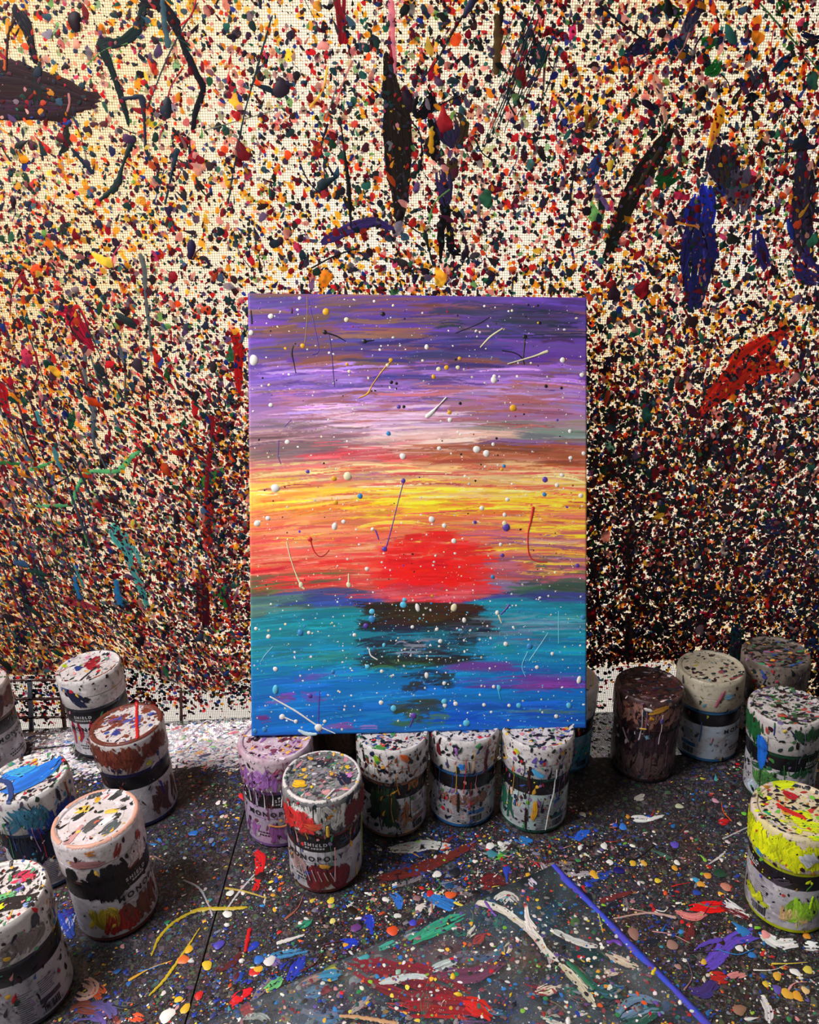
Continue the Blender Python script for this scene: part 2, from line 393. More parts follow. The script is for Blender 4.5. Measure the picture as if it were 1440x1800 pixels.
def sheet_splats(N, rlo, rhi, power, name, K, ring, seed, crust=False):
    g = np.random.default_rng(seed)
    x = g.uniform(-0.78, 0.82, N); z = g.uniform(0.0, 1.22, N)
    px, py = sheet_px(x, z)
    low = np.clip((py - 150) / 950, 0, 1.15)
    right = np.clip((px - 500) / 700, 0, 1)
    dens = 0.36 + 0.34 * low + 0.12 * right + 0.34 * low * right
    dens += 0.30 * (vnoise(x, z, 5, 0.16) - 0.5) + 0.22 * (vnoise(x, z, 6, 0.05) - 0.5)
    dens += 0.40 * np.exp(-((px - 1085) / 140) ** 2) * np.clip((py - 520) / 300, 0, 1) + 0.8 * np.clip((px - 980) / 100, 0, 1) * np.clip((py - 800) / 200, 0, 1)
    dens += 0.16 * np.exp(-((px - 400) / 60) ** 2) * np.clip((py - 600) / 300, 0, 1)
    dens -= 0.16 * np.clip((420 - px) / 420, 0, 1) * np.clip((560 - py) / 400, 0, 1)
    if crust:                                          # thick build-up low on the right, its darkness also standing in for shade behind, and, in brighter colours, low on the left
        dens = np.clip((px - 930) / 110, 0, 1) * np.clip((py - 560) / 380, 0, 1) * np.where(py > 960, 1, 0.8) + 0.95 * np.clip((480 - px) / 120, 0, 1) * np.clip((py - 700) / 320, 0, 1) + 0.8 * np.exp(-((px - 395) / 55) ** 2) * np.clip((py - 560) / 250, 0, 1)
    keep = (g.uniform(0, 1, N) < dens) & (z > hem(x) + 0.003)
    x, z, px, py, low, right = (q[keep] for q in (x, z, px, py, low, right)); n = len(x)
    r = (rlo + (rhi - rlo) * g.uniform(0, 1, n) ** power) * PX * (1.05 - 0.12 * low)
    pd, pm, pb = pick(DARK, n, g) * 1.5, pick(MID, n, g) * 1.15, pick(BRIGHT, n, g)
    sel = g.uniform(0, 1, n)
    tdark = (np.where(px > 700, 0.62, 0.26) if crust else 0.42) + 0.16 * right * low - 0.10 * np.clip((450 - px) / 450, 0, 1) * low
    tmid = 0.90 + 0.06 * right - 0.42 * np.clip((450 - px) / 350, 0, 1) * np.clip((py - 700) / 300, 0, 1)
    c = np.where((sel < tdark)[:, None], pd, np.where((sel < tmid)[:, None], pm, pb))
    al = np.where(sel < tdark, g.uniform(0.3, 0.7, n), g.uniform(0.6, 1.0, n))
    col = np.concatenate([c, al[:, None]], 1)
    asp = 1 + g.exponential(0.40, n); rot = g.normal(np.pi / 2 + 0.35, 0.75, n)
    leftlow = (px < 380) & (py > 650)
    asp = np.where(leftlow, asp * 1.35, asp); rot = np.where(leftlow, g.normal(-1.05, 0.45, n), rot)
    h = r * 0.16; base = g.uniform(0.0003, 0.0022, n)
    tl = np.where(g.uniform(0, 1, n) < 0.25, g.uniform(0.3, 1.4, n), 0.0)
    o = build_splats(name, np.stack([x, z], 1), r, asp, rot, col, sheet_map, h, base, WALLPAINT, sheet, K, ring, tl, g)
    return tag(o, kind='stuff')
sheet_splats(165000, 1.0, 3.3, 1.6, 'fine_splatter', 6, False, 11)
sheet_splats(34000, 2.8, 6.2, 2.0, 'splatter', 9, False, 12)
sheet_splats(125000, 1.6, 4.6, 1.6, 'crusted_splatter', 6, False, 16, True)
sheet_splats(1100, 5.5, 11.5, 2.6, 'splatter_blobs', 13, True, 13)
# ghosts of pale and yellow splatter close to the cloth
g = np.random.default_rng(14); n = 19000
x = g.uniform(-0.78, 0.82, n); z = g.uniform(0.02, 1.22, n); k = z > hem(x) + 0.004; x, z = x[k], z[k]; n = len(x)
px, py = sheet_px(x, z)
yel = (vnoise(x, z, 22, 0.12) > 0.45)
c = np.where(yel[:, None], pick([(2, (238, 176, 60)), (1, (240, 200, 110))], n, g), pick([(3, (236, 170, 150)), (2, (226, 130, 130)), (2, (214, 200, 170)), (1.5, (170, 180, 150)), (1.5, (190, 150, 150)), (1, (150, 190, 150))], n, g))
tag(build_splats('pale_splatter', np.stack([x, z], 1), (1.2 + 4.6 * g.uniform(0, 1, n) ** 2) * PX, 1 + g.exponential(0.3, n), g.uniform(0, 6.28, n), np.concatenate([c, np.ones((n, 1))], 1),
                 sheet_map, np.full(n, 0.0002), g.uniform(0.0002, 0.0006, n), WALLPAINT, sheet, 7, False, None, g), kind='stuff')
# splatter on the netting under the hem
g = np.random.default_rng(15); n = 20000
x = g.uniform(-0.75, 0.75, n); z = g.uniform(-0.03, 0.12, n)
dens = np.where(x < -0.2, np.clip((z - 0.004 - np.minimum(0, .066 * (x + .222)) * 1.3) / 0.05, 0.02, 0.62), 0.14)
k = (g.uniform(0, 1, n) < dens) & (z < hem(x) + 0.02); x, z = x[k], z[k]; n = len(x)
c = np.concatenate([np.where((g.uniform(0, 1, n) < 0.55)[:, None], pick(DARK, n, g), pick(MID, n, g)), np.full((n, 1), 0.6)], 1)
tag(build_splats('splatter', np.stack([x, z], 1), g.uniform(1.4, 4.2, n) * PX, 1 + g.exponential(0.4, n), g.uniform(0, 6.28, n), c,
                 lambda u, v, h: np.stack([u, WALL_Y - bend(u) - 0.001 - h, v], 1), np.full(n, 0.0003), g.uniform(0.0002, 0.001, n), WALLPAINT, wall, 6, False, None, g), kind='stuff')

# ---- the larger marks on the sheet, one part each (photo pixels: x, y, width)
WM = [
 ((52, 26, 34), [(-260, 156, 62), (0, 160, 64), (60, 166, 56), (110, 174, 42), (160, 180, 10)]), ((70, 30, 60), [(-260, 190, 20), (50, 192, 20), (105, 192, 12)]),
 ((18, 42, 38), [(62, 110, 13), (62, 150, 14), (66, 202, 9)]), ((30, 22, 38), [(25, 12, 6), (30, 26, 18), (44, 46, 14), (54, 80, 7), (60, 110, 4)]),
 ((50, 22, 24), [(24, 32, 6), (12, 62, 4), (8, 126, 3)]), ((214, 90, 30), [(8, 85, 4), (5, 124, 5)]), ((222, 150, 44), [(12, 30, 6), (10, 60, 5)]),
 ((24, 20, 34), [(248, 0, 14), (282, 10, 12), (305, 36, 10), (318, 66, 4), (340, 120, 3), (358, 156, 4), (346, 190, 3), (338, 232, 2)]),
 ((20, 44, 46), [(256, 10, 5), (248, 44, 9), (234, 62, 10), (208, 76, 5), (178, 76, 12), (188, 102, 8), (200, 132, 3), (228, 222, 2.5)]),
 ((58, 64, 76), [(350, 6, 2), (300, 92, 2.2), (258, 192, 2)]), ((38, 58, 66), [(480, 28, 2.5), (455, 112, 3), (430, 200, 2.5), (414, 282, 3), (400, 362, 2.5)]),
 ((120, 122, 110), [(480, 195, 1.6), (420, 212, 1.6), (358, 230, 1.8)]), ((62, 92, 106), [(287, 0, 8), (292, 50, 7), (297, 86, 9)]),
 ((34, 42, 62), [(212, 174, 6), (232, 172, 5), (249, 174, 9), (254, 216, 4), (257, 262, 5), (272, 302, 2)]), ((22, 44, 46), [(236, 238, 9), (216, 290, 4), (207, 322, 11), (190, 340, 8), (164, 361, 2)]),
 ((30, 34, 30), [(112, 222, 12), (115, 250, 9), (104, 268, 5)]), ((24, 38, 58), [(124, 260, 4), (150, 290, 6), (165, 306, 9)]), ((28, 52, 70), [(312, 260, 11), (303, 300, 4), (290, 360, 3)]),
 ((150, 22, 40), [(596, -4, 14), (600, 30, 8), (602, 78, 7)]), ((232, 130, 150), [(688, 0, 9), (690, 60, 8), (695, 130, 4)]), ((150, 20, 44), [(684, 64, 5), (690, 100, 5), (697, 130, 3)]),
 ((40, 30, 26), [(682, 104, 5), (688, 150, 16), (698, 205, 34), (701, 260, 38), (702, 305, 32), (704, 345, 18), (700, 398, 9)]),
 ((54, 40, 30), [(690, 128, 5), (694, 180, 12), (698, 230, 9)]), ((16, 12, 18), [(752, 160, 12), (758, 180, 18), (746, 195, 14), (732, 204, 10)]), ((16, 12, 18), [(733, 172, 7), (728, 195, 7), (740, 208, 8)]),
 ((60, 50, 92), [(783, 222, 24), (790, 236, 28), (796, 250, 14)]), ((70, 52, 40), [(806, 208, 16), (812, 222, 26), (800, 252, 12)]), ((62, 52, 98), [(780, 304, 22), (782, 328, 24), (785, 358, 10)]),
 ((88, 66, 36), [(795, 280, 11), (797, 312, 14)]), ((18, 14, 18), [(760, 212, 9), (766, 240, 9), (764, 276, 12), (772, 284, 6)]), ((18, 14, 18), [(778, 346, 12), (786, 376, 9), (777, 400, 7), (776, 452, 4)]),
 ((16, 14, 18), [(788, 384, 6), (794, 420, 10), (794, 438, 17), (808, 446, 3)]), ((20, 40, 40), [(738, 280, 5), (736, 296, 7), (722, 312, 10)]), ((240, 170, 40), [(760, 228, 8), (757, 252, 7), (760, 270, 8)]),
 ((76, 56, 128), [(566, 428, 6), (600, 410, 12), (636, 395, 13), (662, 391, 9), (690, 402, 5)]), ((22, 18, 22), [(597, 205, 2), (605, 262, 3), (613, 330, 6), (617, 402, 2)]),
 ((24, 20, 24), [(646, 150, 2), (700, 195, 2), (735, 228, 2), (742, 266, 3), (738, 275, 6)]), ((30, 24, 26), [(755, 402, 2), (740, 410, 2), (710, 390, 2)]), ((22, 40, 40), [(746, 410, 9), (752, 430, 4), (762, 470, 2)]),
 ((20, 58, 60), [(942, 82, 6), (946, 96, 21), (950, 112, 12)]), ((22, 26, 34), [(898, 14, 3), (922, 36, 4), (936, 60, 4), (942, 84, 5)]), ((44, 38, 40), [(842, -4, 5), (820, 20, 3), (790, 66, 4), (770, 104, 2), (742, 140, 2)]),
 ((88, 66, 38), [(872, 24, 9), (876, 62, 11), (872, 132, 9)]), ((40, 26, 30), [(880, 24, 8), (877, 50, 9)]),
 ((40, 34, 28), [(1178, 226, 10), (1150, 276, 22), (1112, 340, 25), (1082, 408, 20), (1064, 452, 6)]), ((74, 60, 44), [(1160, 262, 6), (1130, 312, 7), (1104, 352, 5)]),
 ((62, 54, 92), [(1024, 226, 14), (1022, 214, 22)]), ((128, 96, 40), [(1036, 226, 10), (1038, 208, 18)]), ((54, 76, 140), [(1053, 272, 6), (1042, 300, 17), (1033, 328, 12)]), ((112, 84, 140), [(1048, 322, 6), (1056, 346, 8), (1072, 370, 9)]),
 ((28, 92, 44), [(1155, 320, 12), (1172, 314, 24), (1186, 304, 16)]), ((240, 186, 50), [(1268, 186, 7), (1260, 215, 14), (1250, 258, 5)]),
 ((60, 54, 76), [(1264, 262, 26), (1270, 285, 50), (1280, 312, 26)]), ((86, 76, 44), [(1284, 276, 22), (1276, 300, 18), (1272, 334, 10)]), ((96, 86, 108), [(1298, 306, 30), (1302, 336, 40), (1304, 366, 22)]),
 ((46, 58, 190), [(1234, 336, 26), (1236, 360, 42), (1230, 384, 40)]), ((46, 46, 116), [(1234, 372, 30), (1228, 430, 52), (1224, 490, 42), (1222, 532, 16)]), ((36, 32, 70), [(1234, 480, 10), (1226, 520, 24), (1218, 536, 12)]),
 ((14, 12, 22), [(1201, 505, 2.5), (1206, 440, 2.5), (1218, 404, 3), (1226, 398, 5), (1240, 420, 3), (1255, 488, 2.5)]), ((68, 56, 84), [(1414, 270, 18), (1416, 330, 30), (1412, 400, 34), (1418, 446, 24)]),
 ((58, 50, 130), [(1332, 410, 14), (1336, 440, 24), (1348, 470, 16)]), ((70, 60, 140), [(1410, 452, 26), (1424, 478, 34), (1446, 488, 22)]), ((40, 60, 150), [(1388, 384, 4), (1392, 400, 9), (1398, 424, 4)]),
 ((236, 184, 160), [(1150, 132, 5), (1153, 146, 13), (1160, 166, 3), (1172, 222, 1.5)]), ((220, 50, 110), [(1010, 44, 5), (1006, 58, 10), (1002, 72, 5)]), ((214, 50, 100), [(1012, 232, 4), (1010, 244, 12), (1014, 250, 8)]),
 ((60, 56, 88), [(1152, 30, 18), (1150, 42, 24)]), ((60, 56, 92), [(1228, 4, 18), (1226, 20, 16), (1212, 30, 16), (1208, 60, 10)]), ((96, 92, 108), [(1214, 34, 12), (1206, 56, 16), (1198, 66, 8)]), ((30, 58, 92), [(1390, 98, 4), (1372, 118, 14), (1362, 128, 14)]),
 ((28, 104, 40), [(1236, 78, 12), (1252, 72, 14)]), ((34, 120, 48), [(1242, 128, 10), (1256, 122, 18), (1262, 112, 8)]), ((26, 80, 40), [(1376, 4, 14), (1378, 18, 20)]), ((30, 70, 34), [(1164, 6, 8), (1180, 20, 7), (1198, 24, 12)]), ((24, 66, 34), [(1388, 78, 8), (1390, 90, 14)]),
 ((60, 100, 64), [(1330, 0, 2), (1362, 36, 2.5), (1420, 100, 2), (1446, 132, 2)]), ((26, 20, 26), [(1052, 8, 4), (1090, 40, 3), (1126, 66, 2), (1150, 76, 1.6)]),
 ((40, 42, 84), [(1100, 94, 8), (1124, 88, 22), (1136, 74, 14)]), ((40, 54, 84), [(1174, 96, 14), (1184, 84, 20), (1206, 92, 18), (1214, 100, 6)]),
 ((26, 30, 62), [(1410, 66, 14), (1424, 72, 16), (1440, 66, 8)]), ((70, 66, 86), [(1320, 126, 8), (1326, 140, 16), (1322, 156, 8)]), ((22, 20, 34), [(1332, 172, 5), (1318, 176, 14), (1310, 182, 14)]),
 ((196, 22, 60), [(106, 546, 8), (122, 542, 30), (138, 566, 30), (148, 586, 18), (163, 612, 3)]), ((96, 24, 40), [(124, 572, 6), (140, 592, 14), (156, 606, 6)]),
 ((98, 104, 108), [(246, 445, 6), (254, 470, 8), (256, 510, 5), (261, 560, 5), (267, 612, 4)]), ((98, 104, 112), [(152, 606, 4), (148, 650, 7), (154, 690, 5), (164, 722, 9), (163, 776, 6), (186, 826, 3)]), ((92, 104, 108), [(200, 590, 5), (212, 616, 7), (220, 650, 4), (219, 690, 3)]),
 ((96, 186, 124), [(64, 889, 6), (96, 886, 6), (127, 884, 6), (134, 860, 6), (155, 832, 6), (205, 828, 9), (240, 796, 7), (264, 784, 3)]), ((90, 180, 110), [(55, 824, 7), (75, 818, 6), (95, 810, 2)]), ((40, 120, 60), [(-10, 815, 5), (18, 815, 8), (38, 814, 3)]),
 ((92, 184, 180), [(200, 926, 10), (208, 944, 27), (220, 964, 16), (232, 1000, 7), (246, 1032, 8), (262, 1078, 4)]), ((92, 170, 172), [(232, 960, 6), (240, 975, 8), (248, 1000, 3)]), ((70, 150, 160), [(64, 722, 6), (70, 748, 9), (76, 762, 6)]), ((76, 150, 164), [(94, 786, 7), (100, 806, 7), (110, 830, 4)]),
 ((46, 130, 196), [(132, 1008, 8), (136, 1034, 11), (142, 1056, 6)]), ((50, 140, 206), [(204, 1018, 8), (209, 1048, 11), (215, 1068, 7)]), ((60, 150, 160), [(134, 990, 6), (142, 1010, 8), (150, 1030, 4)]),
 ((210, 24, 30), [(404, 574, 9), (414, 590, 14), (420, 620, 10), (419, 656, 9), (421, 692, 5)]), ((150, 20, 34), [(368, 730, 9), (373, 750, 9), (370, 778, 3), (368, 800, 8), (366, 826, 8)]), ((198, 30, 40), [(338, 704, 5), (342, 718, 10), (341, 734, 5)]),
 ((196, 24, 40), [(-8, 662, 16), (6, 686, 15), (14, 714, 9), (23, 732, 3)]), ((200, 50, 30), [(366, 872, 7), (364, 930, 16), (362, 962, 10)]), ((92, 22, 36), [(352, 1000, 10), (356, 1050, 20), (360, 1100, 14)]), ((150, 24, 36), [(366, 800, 6), (362, 850, 9), (360, 880, 8)]),
 ((228, 50, 34), [(1376, 590, 16), (1352, 612, 36), (1320, 640, 58), (1290, 668, 46), (1256, 694, 30), (1240, 712, 8)]), ((226, 60, 40), [(1330, 648, 20), (1366, 646, 15), (1382, 650, 5)]),
 ((26, 16, 20), [(1290, 738, 8), (1276, 752, 13), (1258, 770, 9), (1240, 790, 30), (1234, 812, 18)]), ((34, 36, 64), [(1286, 784, 12), (1284, 806, 18), (1278, 830, 8)]),
 ((66, 150, 64), [(390, 830, 8), (372, 842, 15), (356, 852, 9), (346, 860, 3)]), ((44, 120, 50), [(372, 1046, 13), (388, 1040, 11), (404, 1032, 7)]), ((48, 124, 54), [(384, 1042, 10), (394, 1060, 10), (398, 1076, 5)]), ((14, 26, 20), [(287, 1120, 3), (293, 1108, 11), (298, 1102, 20)]), ((20, 30, 26), [(262, 1066, 9), (262, 1072, 10)]),
 ((60, 60, 110), [(1384, 926, 8), (1366, 928, 28), (1340, 926, 16)]), ((86, 64, 60), [(1110, 920, 10), (1106, 960, 14), (1108, 1000, 7)]), ((110, 84, 80), [(1128, 1030, 16), (1130, 1050, 16)]), ((110, 88, 84), [(1104, 1080, 8), (1106, 1110, 12), (1100, 1160, 6)]),
 ((170, 160, 160), [(1276, 958, 8), (1272, 974, 8), (1280, 978, 4)]), ((70, 64, 72), [(1100, 795, 14), (1114, 806, 16), (1126, 800, 8)]), ((38, 62, 104), [(1108, 1046, 10), (1116, 1044, 14)]), ((40, 70, 130), [(1424, 1130, 24), (1436, 1138, 24)]), ((44, 84, 96), [(1296, 1100, 14), (1294, 1140, 20), (1292, 1180, 14)]),
 ((36, 80, 150), [(364, 1188, 20), (358, 1196, 16)]), ((40, 74, 140), [(394, 1184, 20), (400, 1190, 18)]), ((210, 170, 120), [(60, 1146, 14), (74, 1142, 10)]), ((28, 30, 64), [(30, 1136, 24), (40, 1120, 16)]),
 ((40, 30, 60), [(40, 1010, 16), (44, 1040, 14), (48, 1084, 8)]), ((150, 40, 60), [(40, 1020, 12), (50, 1034, 12)]), ((190, 60, 80), [(110, 1056, 16), (140, 1062, 14), (180, 1072, 8)]), ((200, 50, 90), [(376, 762, 7), (380, 776, 8)]),
 ((30, 92, 66), [(120, 724, 16), (124, 740, 10), (122, 752, 6)]), ((30, 80, 40), [(294, 646, 8), (296, 668, 5)]), ((28, 60, 66), [(404, 520, 12), (406, 534, 7)]), ((24, 46, 130), [(396, 632, 8), (399, 642, 9)]), ((236, 70, 150), [(1200, 728, 16), (1204, 724, 10)]),
]
KS = np.random.default_rng(3)
for col, pts in WM:
    w = []
    for x, y, wd in pts:
        P = on_wall(x, y, SHY + 0.002)
        w.append((P[0], max(P[2], float(hem(P[0])) + 0.004), wd * PX))
    wm = max(p[2] for p in pts)
    if wm >= 12 and math.dist(pts[0][:2], pts[-1][:2]) > 14:
        brush('paint_mark', w, col, sheet_map, 0.0005, 0.0013 if max(col) > 90 else 0.0011, WALLPAINT, sheet, 0.7, KS, max(3.2, wm / 9) * PX, 0.45, 3.6, lim=lambda q: np.c_[q[:, 0], np.maximum(q[:, 1], hem(q[:, 0]) + .004)])
    else: stroke('paint_mark', w, col, sheet_map, min(0.0010, 0.08 * max(p[2] for p in w)), 0.0015, WALLPAINT, sheet, 0.6, 0.3, KS)
# thin random strands
lst = []; g = np.random.default_rng(31)
for k in range(330):
    x, z = g.uniform(-0.7, 0.75), g.uniform(0.14, 1.15)
    if z < hem(x) + 0.02: continue
    ang = g.normal(-1.45, 0.45) if k % 4 else g.uniform(0, 6.28); L = g.uniform(12, 75) * PX; wd = g.uniform(0.8, 2.4) * PX; b_ = g.normal(0, 0.12) * L
    d = np.array([math.cos(ang), math.sin(ang)]); nrm = np.array([-d[1], d[0]])
    p0 = np.array([x, z]); pts = [(*p0, wd * g.uniform(1, 2.2)), (*(p0 + d * L * .5 + nrm * b_), wd), (*(p0 + d * L), wd * g.uniform(.5, 2))]
    if min(p[1] for p in pts) < hem(x) + 0.01: continue
    pal = DARK if g.uniform() < 0.6 else MID
    lst.append((pts, pal[g.integers(len(pal))][1], wd * 0.2, g.uniform(0.001, 0.002), 0.6))
for k in range(26):                                    # the bundle of slanting dark strands at the upper right
    x0, y0 = g.uniform(885, 985), g.uniform(10, 120); L = g.uniform(60, 210)
    A, B = on_wall(x0, y0, SHY), on_wall(x0 - L * g.uniform(.3, .5), y0 + L, SHY)
    wd = g.uniform(0.8, 2.0) * PX
    lst.append(([(A[0], A[2], wd), ((A[0] + B[0]) / 2 + .002, (A[2] + B[2]) / 2, wd), (B[0], B[2], wd * .6)], (30, 42, 50), wd * .2, 0.0015, 0.5))
for k in range(60):                                    # streaks running down the left fold
    x0, y0 = g.uniform(-60, 150), g.uniform(540, 1080); L = g.uniform(40, 160)
    A, B = on_wall(x0, y0, SHY), on_wall(x0 + L * g.uniform(.3, .5), min(y0 + L, 1170), SHY); wd = g.uniform(1.2, 3.2) * PX
    c = [(62, 78, 92), (40, 52, 66), (90, 100, 110), (70, 50, 80), (96, 40, 50)][k % 5]
    lst.append(([(A[0], A[2], wd), ((A[0] + B[0]) / 2, (A[2] + B[2]) / 2, wd * 1.4), (B[0], B[2], wd * .6)], c, wd * .2, g.uniform(.001, .002), 0.5))
strands('paint_strands', lst, sheet_map, WALLPAINT, sheet, g)

# ------------------------------------------------------------------ table: flat middle, left leaf sagging, right part warped upwards
YB, YF = WALL_Y - 0.011, 0.30
def leaf(name, x0, x1, parent):
    xs = np.linspace(x0, x1, 40); TH = 0.032
    top = table_z(xs); rows = []
    for z, y in ((top, YF), (top, YB), (top - TH, YB), (top - TH, YF)):
        rows.append(np.stack([xs, np.full_like(xs, y) - (bend(xs) if y == YB else 0), z], 1))
    V = np.stack(rows, 1).reshape(-1, 3); i = np.arange(39)[:, None] * 4; k = np.arange(4)[None]
    q = np.stack([i + k, i + (k + 1) % 4, i + 4 + (k + 1) % 4, i + 4 + k], -1).reshape(-1, 4)
    return mesh_obj(name, V, [q, np.array([[3, 2, 1, 0], [156, 157, 158, 159]])], TABLE, parent, smooth=False)
table = empty('work_table', (0, 0.65, -0.75)); tag(table, 'paint-spattered dark work table carrying the jars and the clear sheet', 'table')
bpy.context.view_layer.update()
TI = np.array([0, -0.65, 0.75])
def tchild(o):
    o.data.transform(Matrix.Translation(Vector(TI))); return o
tchild(leaf('tabletop_leaf', -0.92, SEAM - 0.0010, table)); tchild(leaf('tabletop_leaf', SEAM + 0.0010, 0.95, table))
for x in (-0.86, -0.26, -0.16, 0.86):
    for y in (0.36, 0.97):
        zt = float(table_z(x)) - 0.030
        tchild(box('leg', (x - 0.022, y - 0.022, -0.75), (x + 0.022, y + 0.022, zt), WOOD, table))
def table_map(u, v, h):
    return np.stack([u, v, table_z(u) + h], 1) + TI

TD = [(5, (30, 24, 28)), (4, (52, 46, 54)), (3, (46, 22, 24)), (2, (26, 34, 54)), (2, (26, 46, 46)), (2, (70, 60, 66)), (1.4, (84, 32, 40))]
TC = [(6, (226, 220, 214)), (2, (206, 196, 186)), (2.2, (38, 66, 160)), (1.6, (50, 120, 190)), (1.6, (200, 40, 44)), (1.5, (226, 90, 40)), (2.4, (230, 170, 50)), (1.4, (222, 200, 70)),
      (1.2, (50, 130, 80)), (1.6, (98, 74, 150)), (1.5, (150, 110, 120)), (1.6, (120, 124, 138)), (1.2, (214, 150, 150)), (1, (60, 140, 150)), (0.6, (130, 190, 60)), (1, (160, 90, 70))]
PASTEL = [(6, (226, 216, 220)), (3, (206, 196, 206)), (1.2, (90, 120, 170)), (1, (214, 120, 130)), (1, (110, 170, 170)), (1, (160, 120, 180)), (1, (226, 180, 120)), (1, (90, 90, 110)), (.6, (140, 200, 110))]
def table_splats(N, rlo, rhi, power, name, K, ring, seed, bright):
    g = np.random.default_rng(seed)
    y = 0.42 + 0.62 * g.uniform(0, 1, N) ** 1.0; x = g.uniform(-0.80, 0.80, N)
    vis = np.abs(x) < 0.60 * (y * 0.94 + 0.26) + 0.06
    back = np.clip((y - 0.80) / 0.12, 0, 1)
    d = 0.34 + 0.66 * np.exp(-((x - 0.03) / 0.24) ** 2) * (1 - back) + 0.5 * (vnoise(x, y, 41, 0.07) - 0.5) + 0.30 * np.clip((0.62 - y) / 0.1, 0, 1)
    d -= 0.45 * np.exp(-((x - 0.30) / 0.14) ** 2) * np.clip((y - 0.74) / 0.06, 0, 1)
    d -= 0.25 * np.exp(-((x + 0.24) / 0.07) ** 2) * np.clip((0.80 - y) / 0.05, 0, 1) * np.clip((y - .56) / .05, 0, 1)
    for jx, jy in JPOS: d = np.where(np.hypot(x - jx, y - jy) < RB + 0.001 + rhi * 2.6, -1, d)
    pale = (x < -0.2) & (y > 0.93 + 0.02 * np.sin(30 * x)); d = np.where(pale & (d > -.9), 1.0, d)
    k = vis & (g.uniform(0, 1, N) < d) & (np.abs(x - SEAM) > 0.004) & (y < YB - 0.008 - bend(x))
    x, y, pale = x[k], y[k], pale[k]; n = len(x)
    r = (rlo + (rhi - rlo) * g.uniform(0, 1, n) ** power)
    sel = g.uniform(0, 1, n)
    cl = vnoise(x, y, 43, 0.05)
    blue = (vnoise(x, y, 44, 0.06) > 0.62) & (g.uniform(0, 1, n) < 0.45)
    c = np.where((sel < bright)[:, None], pick(TC, n, g), pick(TD, n, g))
    c = np.where(blue[:, None], pick([(2, (34, 60, 160)), (1, (40, 110, 190)), (1, (60, 66, 130)), (1, (20, 26, 50))], n, g), c)
    c = np.where((pale & (g.uniform(0, 1, n) < .85))[:, None], pick(PASTEL, n, g), c)
    asp = 1 + g.exponential(0.28, n); rot = g.normal(0.3, 0.9, n)
    asp = np.where(pale, asp * 1.8, asp); rot = np.where(pale, g.normal(0.25, .4, n), rot)
    x = np.where(np.abs(x - SEAM) < r * 1.6 + .002, x + np.sign(x - SEAM) * r * 1.6, x)
    tl = np.where(g.uniform(0, 1, n) < 0.12, g.uniform(0.5, 2.0, n), 0.0)
    o = build_splats(name, np.stack([x, y], 1), r, asp, rot, c, table_map, r * 0.13, g.uniform(0.0003, 0.0010, n), PAINT, table, K, ring, tl, g)
    return tag(o, kind='stuff')

